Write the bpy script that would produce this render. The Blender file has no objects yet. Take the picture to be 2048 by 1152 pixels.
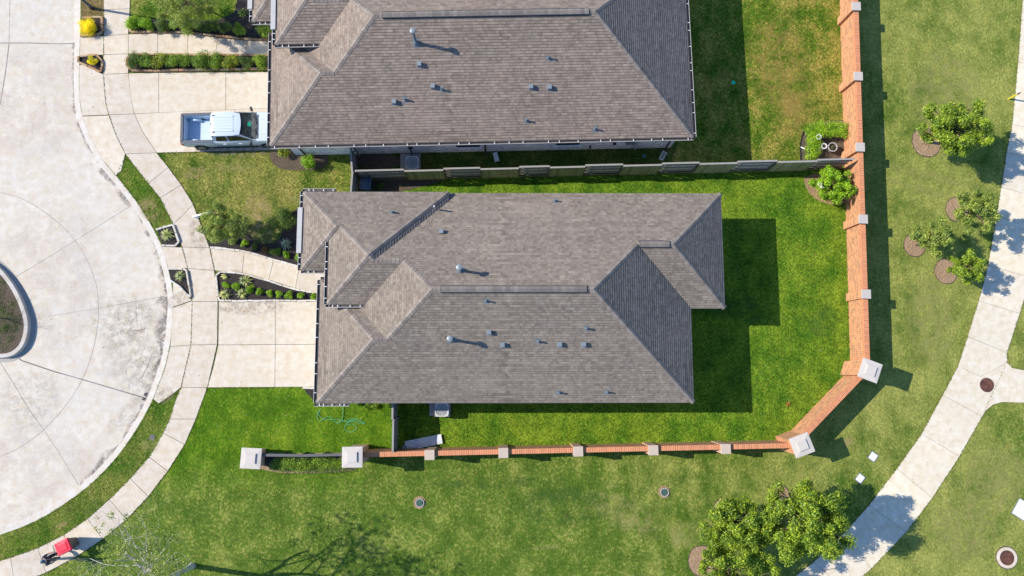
import bpy, bmesh, math, random
import numpy as np
from mathutils import Vector, Matrix
random.seed(7); RNG = np.random.default_rng(7)
S = bpy.context.scene
COL = S.collection
# ------------------------------------------------------------------ camera
FOC, CXP, CYP, H = 1400.0, 1024.0, 576.0, 41.0
_n = np.array([1010-CXP, 738-CYP, FOC]); _n /= np.linalg.norm(_n)
_up = -_n; _y = np.array([0, -1., 0]); _y -= _y.dot(_up)*_up; _y /= np.linalg.norm(_y)
ROT = np.array([np.cross(_y, _up), _y, _up])
def G(u, v, z=0.0):
    "photo pixel -> world point on the horizontal plane z"
    w = ROT @ np.array([u-CXP, v-CYP, FOC]); t = (z-H)/w[2]
    return Vector((w[0]*t, w[1]*t, z))
def G2(u, v, z=0.0):
    p = G(u, v, z); return (p.x, p.y)
cam = bpy.data.cameras.new('camera'); camo = bpy.data.objects.new('camera', cam); COL.objects.link(camo)
r, u_, b = ROT @ np.array([1., 0, 0]), ROT @ np.array([0, -1., 0]), ROT @ np.array([0, 0, -1.])
camo.matrix_world = Matrix(((r[0], u_[0], b[0], 0), (r[1], u_[1], b[1], 0), (r[2], u_[2], b[2], H), (0, 0, 0, 1)))
cam.sensor_width = 36; cam.lens = FOC/2048*36; cam.clip_start = 0.5; cam.clip_end = 3000
S.camera = camo
# ------------------------------------------------------------------ light
EL, AZ = math.radians(37.6), math.radians(9.75)
d = Vector((math.cos(AZ)*math.cos(EL), -math.sin(AZ)*math.cos(EL), -math.sin(EL)))
sl = bpy.data.lights.new('sun', 'SUN'); sl.energy = 4.45; sl.angle = math.radians(0.5); sl.color = (1.0, 0.93, 0.82)
so = bpy.data.objects.new('sun', sl); COL.objects.link(so); so.rotation_euler = d.to_track_quat('-Z', 'Y').to_euler(); so.location = (-40, 8, 40)
w = bpy.data.worlds.new('World'); S.world = w; w.use_nodes = True
nt = w.node_tree; bg = nt.nodes['Background']; sk = nt.nodes.new('ShaderNodeTexSky'); sk.sky_type = 'NISHITA'
sk.sun_disc = False; sk.sun_elevation = EL; sk.sun_rotation = math.atan2(-d.x, -d.y); sk.air_density = 1.0; sk.dust_density = 0.3; sk.ozone_density = 8.0
nt.links.new(sk.outputs[0], bg.inputs[0]); bg.inputs[1].default_value = 0.145
S.view_settings.view_transform = 'Standard'; S.view_settings.look = 'None'; S.view_settings.exposure = 0.64; S.view_settings.gamma = 1
# ------------------------------------------------------------------ material helpers
class NT:
    def __init__(s, name):
        s.m = bpy.data.materials.new(name); s.m.use_nodes = True; s.t = s.m.node_tree; s.b = s.t.nodes['Principled BSDF']
        s.geo = s.tc = None
    def n(s, typ, **kw):
        x = s.t.nodes.new('ShaderNode'+typ)
        for k, v in kw.items(): setattr(x, k, v)
        return x
    def l(s, a, b): s.t.links.new(a, b)
    def pos(s):
        if not s.geo: s.geo = s.n('NewGeometry')
        return s.geo.outputs['Position']
    def isl(s): s.pos(); return s.geo.outputs['Random Per Island']
    def uv(s):
        if not s.tc: s.tc = s.n('TexCoord')
        return s.tc.outputs['UV']
    def noise(s, scale, detail=3, rough=.55, vec=None, stretch=None, dist=0):
        x = s.n('TexNoise'); x.inputs['Scale'].default_value = scale; x.inputs['Detail'].default_value = detail
        x.inputs['Roughness'].default_value = rough; x.inputs['Distortion'].default_value = dist
        v = vec or s.pos()
        if stretch:
            mp = s.n('Mapping'); mp.inputs['Scale'].default_value = stretch; s.l(v, mp.inputs[0]); v = mp.outputs[0]
        s.l(v, x.inputs['Vector']); return x.outputs[0]
    def ramp(s, fac, stops, interp='LINEAR'):
        x = s.n('ValToRGB'); x.color_ramp.interpolation = interp; e = x.color_ramp.elements
        while len(e) < len(stops): e.new(0.5)
        for i, (p, c) in enumerate(stops):
            e[i].position = p; e[i].color = (c, c, c, 1) if isinstance(c, (int, float)) else (*c, 1)
        s.l(fac, x.inputs[0]); return x.outputs[0]
    def mix(s, fac, a, b, mode='MIX'):
        x = s.n('Mix', data_type='RGBA', blend_type=mode)
        for sock, v in ((x.inputs[0], fac), (x.inputs[6], a), (x.inputs[7], b)):
            if isinstance(v, (int, float)): sock.default_value = v
            elif isinstance(v, tuple): sock.default_value = (*v, 1)
            else: s.l(v, sock)
        return x.outputs[2]
    def math(s, op, a, b=0.0, c=None):
        x = s.n('Math', operation=op)
        for i, v in enumerate((a, b) if c is None else (a, b, c)):
            if isinstance(v, (int, float)): x.inputs[i].default_value = v
            else: s.l(v, x.inputs[i])
        return x.outputs[0]
    def bump(s, h, strength=.5, dist=.02):
        x = s.n('Bump'); x.inputs['Strength'].default_value = strength; x.inputs['Distance'].default_value = dist
        s.l(h, x.inputs['Height']); s.l(x.outputs[0], s.b.inputs['Normal'])
    def col(s, c):
        if isinstance(c, tuple): s.b.inputs['Base Color'].default_value = (*c, 1)
        else: s.l(c, s.b.inputs['Base Color'])
    def p(s, **kw):
        for k, v in kw.items(): s.b.inputs[k.replace('_', ' ')].default_value = v
        return s.m
def scale_c(c, k): return tuple(min(1, x*k) for x in c)
def simple(name, c, rough=.6, metal=0, vary=.12, nscale=6, **kw):
    t = NT(name); n = t.noise(nscale, 4)
    t.col(t.mix(n, scale_c(c, 1-vary), scale_c(c, 1+vary))); t.bump(n, .08, .01)
    return t.p(Roughness=rough, Metallic=metal, **kw)
def concrete(name, c, streak=None, dirt=.5, isl=.08, crack=True):
    t = NT(name); a = t.noise(.35, 5, .6); b2 = t.noise(2.5, 5, .65); f = t.noise(40, 2)
    c1 = t.mix(t.ramp(a, [(.3, 0), (.7, 1)]), scale_c(c, .93), scale_c(c, 1.05))
    c1 = t.mix(t.ramp(b2, [(.35, 1), (.62, 0)]), c1, scale_c((c[0]*.97, c[1]*.9, c[2]*.80), .9))
    c1 = t.mix(t.math('MULTIPLY', t.isl(), 1.0), t.mix(1, c1, (1-isl, 1-isl, 1-isl*.7), 'MULTIPLY'), t.mix(1, c1, (1+isl*.3, 1+isl*.2, 1), 'MULTIPLY'))
    if streak:
        sn = t.noise(1.0, 4, .6, stretch=streak); c1 = t.mix(t.ramp(sn, [(.35, .22), (.6, 0)]), c1, scale_c(c, .8))
    sp = t.noise(9, 4, .7); c1 = t.mix(t.ramp(sp, [(.70, 0), (.80, dirt)]), c1, scale_c(c, .35))
    c1 = t.mix(t.ramp(f, [(.3, .12), (.6, 0)]), c1, scale_c(c, .6))
    t.col(c1); t.bump(f, .15, .006); return t.p(Roughness=.9)
def grass(name, dark, mid, dry, dryamt=.5, s=1.0, fade=None, spk=1.0, east=False):
    t = NT(name); big = t.noise(.16*s, 4, .6); med = t.noise(.9*s, 5, .65, stretch=(1, .75, 1)); fine = t.noise(6, 3, .6); bl = t.noise(17, 3, .8); vor = t.n('TexVoronoi'); vor.inputs['Scale'].default_value = 12; t.l(t.pos(), vor.inputs[0])
    m = t.math('ADD', t.math('MULTIPLY', big, .6), t.math('MULTIPLY', med, .4)); m = t.math('ADD', m, t.math('MULTIPLY', t.math('SUBTRACT', t.noise(1.3, 3, .6, stretch=(1.1, .10, 1)), .5), .16)); m = t.math('ADD', m, t.math('MULTIPLY', t.math('SUBTRACT', t.noise(1.3, 3, .6, stretch=(.09, .9, 1)), .5), .10))
    if east or fade:   # the common grass is drier towards the path in the east
        sx = t.n('SeparateXYZ'); t.l(t.pos(), sx.inputs[0]); mx = t.n('MapRange'); mx.inputs['From Min'].default_value = 3; mx.inputs['From Max'].default_value = 24; mx.inputs['To Min'].default_value = -.085; mx.inputs['To Max'].default_value = .085; t.l(sx.outputs[0], mx.inputs[0]); m = t.math('ADD', m, mx.outputs[0])
    def field(dark, mid, dry, dryamt):
        c = t.mix(t.ramp(med, [(.32, 0), (.68, 1)]), dark, mid)
        c = t.mix(t.ramp(m, [(.44, 0), (.66, dryamt)]), c, dry)
        return t.mix(t.ramp(t.math('ADD', t.math('MULTIPLY', fine, .62), t.math('MULTIPLY', med, .38)), [(.50, 0), (.62, dryamt*.9)]), c, dry)
    c = field(dark, mid, dry, dryamt)
    if fade:   # fertilised grass runs out into the common grass over a couple of metres
        (axis, v0, v1, other) = fade; sp = t.n('SeparateXYZ'); t.l(t.pos(), sp.inputs[0])
        mr = t.n('MapRange'); mr.inputs['From Min'].default_value = v0; mr.inputs['From Max'].default_value = v1
        t.l(t.math('ADD', sp.outputs[axis], t.math('MULTIPLY', t.math('SUBTRACT', t.noise(.5, 4), .5), 3.0)), mr.inputs[0]); c = t.mix(mr.outputs[0], c, field(*other))
    c = t.mix(1, c, t.ramp(bl, [(.32, 1-.62*spk), (.5, 1.0), (.68, 1+.75*spk)]), 'MULTIPLY')
    vs = t.n('SeparateColor'); t.l(vor.outputs['Color'], vs.inputs[0]); c = t.mix(1, c, t.ramp(vs.outputs[0], [(0, 1-.35*spk), (1, 1+.4*spk)]), 'MULTIPLY')
    t.col(c); t.bump(t.math('ADD', t.math('MULTIPLY', fine, .7), t.math('MULTIPLY', bl, .8)), .8, .10)
    return t.p(Roughness=.9, Specular_IOR_Level=.05)
def mulch(name, c, k=1):
    t = NT(name); v = t.n('TexVoronoi'); v.inputs['Scale'].default_value = 22; t.l(t.pos(), v.inputs[0]); n = t.noise(14, 4, .7); g = t.noise(1.2, 3)
    cc = t.mix(t.ramp(n, [(.35, 0), (.7, 1)]), scale_c(c, .55), scale_c(c, 1.6*k)); cc = t.mix(t.ramp(g, [(.4, 0), (.7, .4)]), cc, scale_c(c, 1.9))
    t.col(t.mix(.6, cc, t.mix(v.outputs['Color'], scale_c(c, .5), scale_c(c, 1.7)))); t.bump(t.math('ADD', v.outputs['Distance'], n), .9, .05); return t.p(Roughness=.95)
def leaf(name, dark, light, rough=.5, trans=.25, spec=.35):
    t = NT(name); t.col(t.mix(1, t.ramp(t.isl(), [(0, dark), (.40, tuple((a+b)/2 for a, b in zip(dark, light))), (.82, light), (1, (min(1, light[0]*1.55), min(1, light[1]*1.3), light[2]*1.6))]), t.ramp(t.noise(1.8, 3), [(.33, (.62, .70, .75)), (.60, (1.45, 1.32, 1.0))]), 'MULTIPLY'))
    t.b.inputs['Roughness'].default_value = rough; t.b.inputs['Specular IOR Level'].default_value = spec
    tr = t.n('BsdfTranslucent'); tr.inputs[0].default_value = (*scale_c(light, 1.3), 1); mx = t.n('MixShader'); mx.inputs[0].default_value = trans
    out = t.t.nodes['Material Output']; t.l(t.b.outputs[0], mx.inputs[1]); t.l(tr.outputs[0], mx.inputs[2]); t.l(mx.outputs[0], out.inputs[0]); return t.m
def shingle(name, c, cap=False):
    t = NT(name); uv = t.uv()
    def br(wd, h, off, c1, c2, mort, ms, dx=0):
        x = t.n('TexBrick'); x.offset = off; x.inputs['Scale'].default_value = 1; x.inputs['Brick Width'].default_value = wd; x.inputs['Row Height'].default_value = h
        x.inputs['Mortar Size'].default_value = ms; x.inputs['Mortar Smooth'].default_value = .1; x.inputs['Color1'].default_value = (*c1, 1); x.inputs['Color2'].default_value = (*c2, 1)
        x.inputs['Mortar'].default_value = (*mort, 1); mp = t.n('Mapping'); mp.inputs['Location'].default_value = (dx, 0, 0); t.l(uv, mp.inputs[0]); t.l(mp.outputs[0], x.inputs[0]); return x
    lt = (c[0]*1.34, c[1]*1.36, c[2]*1.33); dk = (c[0]*.76, c[1]*.72, c[2]*.71)
    a = br(.15, .148, .37, dk, lt, scale_c(c, .7), .004); b2 = br(.26, .148, .61, scale_c(c, .72), (c[0]*1.28, c[1]*1.31, c[2]*1.34), c, .0, .13); b3 = br(.42, .148, .5, (.90, .90, .91), (1.09, 1.08, 1.07), (1, 1, 1), 0, .2)
    g = t.noise(.5, 4, .6); f = t.noise(30, 3, .7); g2 = t.noise(.13, 3, .6)
    cc = t.mix(.45, a.outputs[0], b2.outputs[0]); cc = t.mix(1, cc, b3.outputs[0], 'MULTIPLY')
    cc = t.mix(1, cc, t.ramp(g, [(.3, (.95, .96, .97)), (.7, (1.04, 1.03, 1.02))]), 'MULTIPLY'); cc = t.mix(1, cc, t.ramp(g2, [(.35, (.93, .93, .93)), (.65, (1.06, 1.06, 1.06))]), 'MULTIPLY'); cc = t.mix(1, cc, t.ramp(f, [(.3, .86), (.7, 1.14)]), 'MULTIPLY')
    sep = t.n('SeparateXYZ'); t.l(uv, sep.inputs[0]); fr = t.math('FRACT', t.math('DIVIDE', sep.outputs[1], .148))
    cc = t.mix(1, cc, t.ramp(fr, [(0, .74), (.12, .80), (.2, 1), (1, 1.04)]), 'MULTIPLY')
    t.col(cc); t.bump(t.math('ADD', a.outputs[0] if 0 else t.math('MULTIPLY', a.outputs['Fac'], -1.0), t.math('MULTIPLY', f, .6)), .5, .004)
    return t.p(Roughness=.92, Specular_IOR_Level=.25)
def brick(name, c, mort, bw=.21, bh=.075, dirt=.15, con=1.0):
    t = NT(name); x = t.n('TexBrick'); x.inputs['Scale'].default_value = 1; x.inputs['Brick Width'].default_value = bw; x.inputs['Row Height'].default_value = bh; x.inputs['Mortar Size'].default_value = .012
    x.inputs['Color1'].default_value = (*scale_c(c, 1-.5*con), 1); x.inputs['Color2'].default_value = (*scale_c(c, 1+.4*con), 1); x.inputs['Mortar'].default_value = (*mort, 1); t.l(t.uv(), x.inputs[0])
    n = t.noise(1.5, 4); f = t.noise(35, 2); cc = t.mix(t.ramp(n, [(.45, 0), (.75, dirt)]), x.outputs[0], scale_c(c, .5)); cc = t.mix(1, cc, t.ramp(f, [(.3, .8), (.7, 1.2)]), 'MULTIPLY')
    t.col(cc); t.bump(x.outputs['Fac'], -.5, .012); return t.p(Roughness=.9)
def wood(name, c, algae=None):
    t = NT(name); mp = t.n('Mapping'); mp.inputs['Scale'].default_value = (7.2, .5, 1); t.l(t.uv(), mp.inputs[0]); v = t.n('TexNoise'); v.inputs['Scale'].default_value = 1; v.inputs['Detail'].default_value = 4; t.l(mp.outputs[0], v.inputs[0])
    sep = t.n('SeparateXYZ'); t.l(t.uv(), sep.inputs[0]); cell = t.n('TexWhiteNoise', noise_dimensions='1D'); q = t.math('DIVIDE', sep.outputs[0], .14); t.l(t.math('FLOOR', q), cell.inputs['W'])
    cc = t.mix(cell.outputs[0], scale_c(c, .72), scale_c(c, 1.2)); cc = t.mix(1, cc, t.ramp(v.outputs[0], [(.3, .75), (.7, 1.2)]), 'MULTIPLY')
    if algae: cc = t.mix(t.ramp(t.noise(1.6, 4, .6), [(.35, .45), (.65, .9)]), cc, t.mix(cell.outputs[0], scale_c(algae, .75), scale_c(algae, 1.25)))
    fr = t.math('FRACT', q); cc = t.mix(t.ramp(fr, [(0, .7), (.07, 0), (1, 0)]), cc, scale_c(c, .25)); t.col(cc); t.bump(fr, .2, .01); return t.p(Roughness=.9)
M = {}
M['street'] = concrete('street_concrete', (.605, .555, .475), streak=(.35, 1.4, 1), dirt=.25, isl=.03)
M['kerb'] = concrete('kerb_concrete', (.52, .49, .45), isl=.05)
M['walk'] = concrete('walk_concrete', (.60, .535, .44), dirt=.4, isl=.10)
M['drive'] = concrete('drive_concrete', (.605, .545, .45), dirt=.35, isl=.06)
M['trail'] = concrete('trail_concrete', (.69, .63, .50), dirt=.07, isl=.10)
M['joint'] = simple('joint_soil', (.10, .08, .06), .95)
M['soil'] = simple('soil', (.10, .08, .055), .95, vary=.4, nscale=2)
M['tar'] = simple('tar_seal', (.10, .09, .085), .8)
M['crack'] = simple('hairline', (.17, .14, .12), .9)
PARK = ((.064, .118, .014), (.122, .182, .024), (.35, .34, .09), .62)
M['park'] = grass('common_grass', *PARK, spk=.60, east=True)
M['yard'] = grass('yard_grass', (.042, .110, .008), (.110, .205, .014), (.24, .29, .025), .40)
M['north'] = grass('dry_yard_grass', (.050, .105, .008), (.115, .178, .015), (.40, .27, .075), .66)
M['front'] = grass('front_grass', (.040, .092, .008), (.110, .170, .018), (.36, .28, .09), .52)
M['sfront'] = grass('south_front_grass', (.044, .108, .006), (.104, .200, .010), (.26, .28, .03), .40, fade=(1, -4.9, -7.2, PARK), spk=.60)
M['strip'] = grass('verge_grass', (.038, .095, .008), (.100, .165, .016), (.24, .19, .06), .42)
M['brownverge'] = grass('brown_verge', (.08, .075, .02), (.17, .13, .05), (.25, .17, .08), .6)
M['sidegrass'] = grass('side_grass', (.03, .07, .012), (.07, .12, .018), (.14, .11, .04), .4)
M['mulch'] = mulch('black_mulch', (.030, .023, .022)); M['bark'] = mulch('brown_bark', (.32, .21, .12)); M['litter'] = mulch('leaf_litter', (.30, .20, .10)); M['dirt'] = mulch('bare_dirt', (.10, .075, .05))
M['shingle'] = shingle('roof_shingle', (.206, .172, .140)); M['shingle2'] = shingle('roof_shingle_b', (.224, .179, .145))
def capmat(name, c):
    t = NT(name); t.col(t.mix(t.isl(), scale_c(c, .82), scale_c(c, 1.28))); t.bump(t.noise(30, 3), .3, .01); return t.p(Roughness=.92)
M['cap'] = capmat('ridge_shingle', (.200, .168, .142)); M['capdark'] = capmat('ridge_vent_shingle', (.165, .143, .125)); M['felt'] = simple('felt_edge', (.03, .035, .045), .9)
M['brick'] = brick('orange_brick', (.46, .165, .062), (.57, .41, .25), .23, .098, dirt=.10); M['soldier'] = brick('soldier_brick', (.50, .17, .065), (.60, .38, .24), .9, .10, dirt=.10, con=.35)
M['hbrick'] = brick('white_brick', (.72, .73, .75), (.78, .78, .77), dirt=.05); M['hbrick2'] = brick('grey_brick', (.44, .40, .36), (.5, .48, .45))
M['pier'] = brick('pier_brick', (.50, .27, .17), (.55, .42, .33), dirt=.05)
M['stonecap'] = simple('cast_stone', (.50, .455, .405), .85, vary=.08, nscale=3); M['greycap'] = simple('grey_stone_cap', (.43, .39, .345), .9, vary=.15, nscale=10)
M['tancap'] = simple('tan_stone_cap', (.46, .375, .30), .9, vary=.15, nscale=10)
M['tanwood'] = wood('tan_fence_wood', (.68, .58, .45))
M['wood'] = wood('fence_wood', (.30, .23, .17)); M['algae'] = wood('fence_wood_green', (.46, .37, .22), (.27, .26, .10)); M['greywood'] = wood('grey_fence_wood', (.44, .42, .38))
M['sunlitwood'] = wood('sunlit_cap_wood', (.60, .57, .52))  # top cap wood painted lighter, with the sun's brightness put into its colour
M['paint'] = NT('truck_paint').p(Roughness=.22, Coat_Weight=.6, Coat_Roughness=.05, Base_Color=(.56, .62, .67, 1))
M['truckgrey'] = simple('bed_liner', (.075, .085, .105), .6, vary=.1); M['bed'] = NT('bed_paint').p(Roughness=.4, Base_Color=(.50, .60, .70, 1))
M['glass'] = NT('dark_glass').p(Roughness=.04, Base_Color=(.012, .025, .03, 1), Specular_IOR_Level=.8, Coat_Weight=.5)
M['sideglass'] = NT('side_glass').p(Roughness=.08, Base_Color=(.02, .018, .012, 1))
M['rubber'] = simple('rubber', (.018, .018, .02), .8); M['rim'] = simple('alloy', (.35, .35, .36), .35, .8); M['black'] = simple('black_plastic', (.012, .013, .016), .5)
M['red'] = NT('red_lens').p(Roughness=.2, Base_Color=(.45, .01, .015, 1)); M['redlid'] = simple('red_plastic', (.72, .012, .045), .45, vary=.06)
M['bin'] = simple('dark_bin_plastic', (.055, .050, .045), .55); M['binlid'] = simple('black_bin_lid', (.05, .08, .12), .3); M['greenbin'] = simple('green_bin', (.03, .26, .16), .45)
M['metal'] = simple('vent_metal', (.23, .26, .27), .5, .2, vary=.1); M['metaldark'] = simple('flue_metal', (.16, .195, .215), .5, .2); M['white'] = simple('white_paint', (.72, .72, .70), .5, vary=.05); M['gutter'] = simple('gutter_metal', (.085, .075, .072), .5, .1)
M['guttw'] = simple('gutter_lip', (.42, .41, .39), .5); M['soffit'] = simple('soffit', (.45, .43, .40), .8); M['fascia'] = simple('trim', (.33, .31, .29), .7)
M['pipe'] = simple('pvc', (.55, .56, .55), .5); M['hose'] = NT('hose_rubber').p(Roughness=.4, Base_Color=(.10, .40, .17, 1)); M['ac'] = simple('ac_paint', (.47, .46, .43), .5, vary=.05); M['acdark'] = simple('ac_inside', (.03, .035, .045), .7)
M['padm'] = simple('pad_concrete', (.34, .32, .29), .9, vary=.2); M['boxw'] = NT('box_plastic').p(Roughness=.35, Base_Color=(.62, .64, .66, 1)); M['limestone'] = simple('limestone', (.60, .55, .47), .9, vary=.18, nscale=3); 
def blockmat(name, stops):
    t = NT(name); t.col(t.mix(.35, t.ramp(t.isl(), stops), t.mix(t.noise(8, 4), scale_c(stops[0][1], .6), scale_c(stops[-1][1], 1.1)))); t.bump(t.noise(14, 4), .4, .02); return t.p(Roughness=.9)
M['rustblock'] = blockmat('rustic_block', [(0, (.16, .085, .055)), (.35, (.36, .24, .12)), (.7, (.50, .41, .25)), (1, (.40, .17, .09))]); M['limeblock'] = blockmat('limestone_block', [(0, (.40, .34, .27)), (.4, (.56, .51, .43)), (1, (.68, .64, .58))])
def manhole():
    t = NT('rusty_iron'); v = t.n('TexVoronoi'); v.inputs['Scale'].default_value = 30; t.l(t.pos(), v.inputs[0]); n = t.noise(4, 5, .7); t.col(t.mix(t.ramp(n, [(.35, 0), (.7, 1)]), (.075, .028, .022), (.20, .085, .05))); t.bump(v.outputs[0], .6, .01); return t.p(Roughness=.7, Metallic=.2)
M['asphaltgrey'] = simple('dark_cover', (.10, .10, .10), .8)
M['iron'] = manhole(); M['grate'] = simple('green_grate', (.06, .15, .115), .6); M['teal'] = NT('teal_plastic').p(Roughness=.35, Base_Color=(.0, .60, .30, 1)); M['yellow'] = simple('yellow_plastic', (.62, .50, .04), .5)
M['lamppost'] = simple('bronze_pole', (.06, .06, .065), .5, .2); M['trunk'] = simple('bark', (.13, .09, .065), .95, vary=.4, nscale=14); M['palebark'] = simple('pale_bark', (.46, .43, .36), .9, vary=.3, nscale=10)
M['leafA'] = leaf('shrub_leaf', (.040, .10, .012), (.21, .34, .028)); M['leafTree'] = leaf('tree_leaf', (.045, .11, .012), (.27, .38, .03)); M['leafDark'] = leaf('dark_leaf', (.030, .070, .015), (.13, .21, .035)); M['leafYT'] = leaf('yellow_tip_leaf', (.035, .095, .014), (.32, .38, .03))
M['leafBright'] = leaf('bright_leaf', (.06, .16, .008), (.30, .50, .02)); M['leafPale'] = leaf('pale_leaf', (.06, .12, .022), (.29, .37, .07)); M['leafGold'] = leaf('golden_leaf', (.70, .48, .0), (1.0, .88, .01)); M['leafAgave'] = leaf('striped_agave', (.12, .20, .05), (.52, .55, .22)); M['leafRed'] = leaf('red_tip_leaf', (.10, .05, .02), (.22, .16, .04)); M['leafBlue'] = leaf('blue_agave', (.15, .25, .15), (.40, .46, .34)); M['petal'] = leaf('white_petal', (.6, .6, .58), (.8, .8, .78)); M['brownleaf'] = leaf('brown_leaf', (.25, .10, .03), (.45, .25, .08))
M['skin'] = simple('skin', (.42, .21, .13), .6, vary=.05); M['navy'] = simple('navy_cloth', (.018, .024, .050), .85, vary=.3, nscale=12); M['darkcloth'] = simple('dark_cloth', (.022, .035, .055), .85, vary=.3, nscale=12); M['capcloth'] = simple('cap_cloth', (.06, .11, .16), .8); M['hair'] = simple('hair', (.03, .02, .015), .8)
# ------------------------------------------------------------------ mesh helpers
class MB:
    def __init__(s): s.v = []; s.f = []; s.uv = []; s.hasuv = False
    def face(s, pts, uvs=None):
        i = len(s.v); s.v += [tuple(p) for p in pts]; s.f.append(tuple(range(i, i+len(pts))))
        if uvs: s.hasuv = True; s.uv.append(list(uvs))
        else: s.uv.append([(0, 0)]*len(pts))
    def grid(s, verts, faces):
        i = len(s.v); s.v += [tuple(p) for p in verts]
        for f in faces: s.f.append(tuple(i+k for k in f)); s.uv.append([(0, 0)]*len(f))
        return s
    def prism(s, poly, z0, z1, uvwall=False, cap=True, bottom=False):
        n = len(poly); a = sum(poly[k][0]*poly[(k+1) % n][1]-poly[(k+1) % n][0]*poly[k][1] for k in range(n))
        if a < 0: poly = poly[::-1]
        if uvwall:
            L = 0
            for k in range(n):
                p, q = poly[k], poly[(k+1) % n]; l = math.hypot(q[0]-p[0], q[1]-p[1])
                s.face([(p[0], p[1], z0), (q[0], q[1], z0), (q[0], q[1], z1), (p[0], p[1], z1)], [(L, z0), (L+l, z0), (L+l, z1), (L, z1)]); L += l
            if cap: s.face([(p[0], p[1], z1) for p in poly], [(p[0], p[1]) for p in poly])
        else:
            vs = [(p[0], p[1], z1) for p in poly]+[(p[0], p[1], z0) for p in poly]; fs = [tuple(range(n))] if cap else []
            for k in range(n): fs.append((n+k, n+(k+1) % n, (k+1) % n, k))
            if bottom: fs.append(tuple(range(2*n-1, n-1, -1)))
            s.grid(vs, fs)
        return s
    def box(s, cx, cy, z0, z1, lx, ly, rot=0, uvwall=False, bottom=True):
        c, n = math.cos(rot), math.sin(rot); P = [(cx+x*c-y*n, cy+x*n+y*c) for x, y in ((-lx/2, -ly/2), (lx/2, -ly/2), (lx/2, ly/2), (-lx/2, ly/2))]
        return s.prism(P, z0, z1, uvwall, bottom=bottom)
    def obox(s, a, b, wd, ht, up=(0, 0, 1)):
        "bar from a to b"
        a, b = Vector(a), Vector(b); t = (b-a).normalized(); upv = Vector(up)
        if abs(t.dot(upv)) > .95: upv = Vector((1, 0, 0))
        x = t.cross(upv).normalized()*wd/2; y = x.cross(t).normalized()*ht/2
        vs = [a-x-y, a+x-y, a+x+y, a-x+y, b-x-y, b+x-y, b+x+y, b-x+y]
        return s.grid(vs, [(0, 1, 2, 3), (7, 6, 5, 4), (0, 4, 5, 1), (1, 5, 6, 2), (2, 6, 7, 3), (3, 7, 4, 0)])
    def tube(s, pts, rad, sides=8, cap=True):
        pts = [Vector(p) for p in pts]; n = len(pts); rad = rad if isinstance(rad, (list, tuple)) else [rad]*n; vs = []; ref = None
        for i, p in enumerate(pts):
            t = (pts[min(i+1, n-1)]-pts[max(i-1, 0)]).normalized()
            if ref is None: ref = t.orthogonal().normalized()
            ref = (ref-ref.dot(t)*t); ref = ref.normalized() if ref.length > 1e-6 else t.orthogonal().normalized(); q = t.cross(ref)
            for k in range(sides):
                a = 2*math.pi*k/sides; vs.append(p+(ref*math.cos(a)+q*math.sin(a))*rad[i])
        fs = [(i*sides+k, i*sides+(k+1) % sides, (i+1)*sides+(k+1) % sides, (i+1)*sides+k) for i in range(n-1) for k in range(sides)]
        if cap: fs += [tuple(range(sides-1, -1, -1)), tuple(range((n-1)*sides, n*sides))]
        return s.grid(vs, fs)
    def disc(s, c, r, z0, z1, n=28, ex=1.0): return s.prism([(c[0]+r*math.cos(2*math.pi*k/n), c[1]+ex*r*math.sin(2*math.pi*k/n)) for k in range(n)], z0, z1, bottom=True)
    def ring(s, c, r0, r1, z0, z1, n=32):
        vs = []
        for k in range(n):
            a = 2*math.pi*k/n
            for rr, zz in ((r0, z0), (r1, z0), (r1, z1), (r0, z1)): vs.append((c[0]+rr*math.cos(a), c[1]+rr*math.sin(a), zz))
        fs = []
        for k in range(n):
            i, j = 4*k, 4*((k+1) % n)
            for q in range(4): fs.append((i+q, i+(q+1) % 4, j+(q+1) % 4, j+q))
        return s.grid(vs, fs)
    def build(s, name, mat, parent=None, smooth=False, local=False, bevel=0):
        me = bpy.data.meshes.new(name); off = Vector((0, 0, 0))
        if parent is not None and not local: off = WLOC[parent.name]
        me.from_pydata([(v[0]-off.x, v[1]-off.y, v[2]-off.z) for v in s.v], [], s.f)
        if s.hasuv:
            ul = me.uv_layers.new(name='UVMap'); ul.data.foreach_set('uv', [c for f in s.uv for p in f for c in p])
        if isinstance(mat, str): mat = M[mat]
        me.materials.append(mat); me.update()
        if smooth: me.polygons.foreach_set('use_smooth', [True]*len(me.polygons))
        o = bpy.data.objects.new(name, me); COL.objects.link(o)
        if parent is not None: o.parent = parent
        WLOC[o.name] = off
        if bevel:
            m = o.modifiers.new('bevel', 'BEVEL'); m.width = bevel; m.segments = 2; m.limit_method = 'ANGLE'
        return o
WLOC = {}
def tag(o, label=None, cat=None, group=None, kind=None):
    for k, v in (('label', label), ('category', cat), ('group', group), ('kind', kind)):
        if v: o[k] = v
    return o
def thing(name, label, cat, loc=(0, 0, 0), group=None, rz=0):
    o = bpy.data.objects.new(name, None); COL.objects.link(o); o.location = loc; o.rotation_euler = (0, 0, rz); WLOC[o.name] = Vector(loc); o.empty_display_size = .3
    return tag(o, label, cat, group)
def struct(o): o['kind'] = 'structure'; return o
def copy_tree(o, loc, rz=0, label=None, scale=None):
    r = o.copy(); COL.objects.link(r); r.location = loc; r.rotation_euler = (0, 0, rz)
    if scale: r.scale = scale
    if label: r['label'] = label
    for ch in [c for c in COL.objects if c.parent == o]:
        c = ch.copy(); COL.objects.link(c); c.parent = r
        for g in [q for q in COL.objects if q.parent == ch]:
            dd = g.copy(); COL.objects.link(dd); dd.parent = c
    return r
def PX(L, z=0.0): return [G2(u, v, z) for u, v in L]
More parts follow.
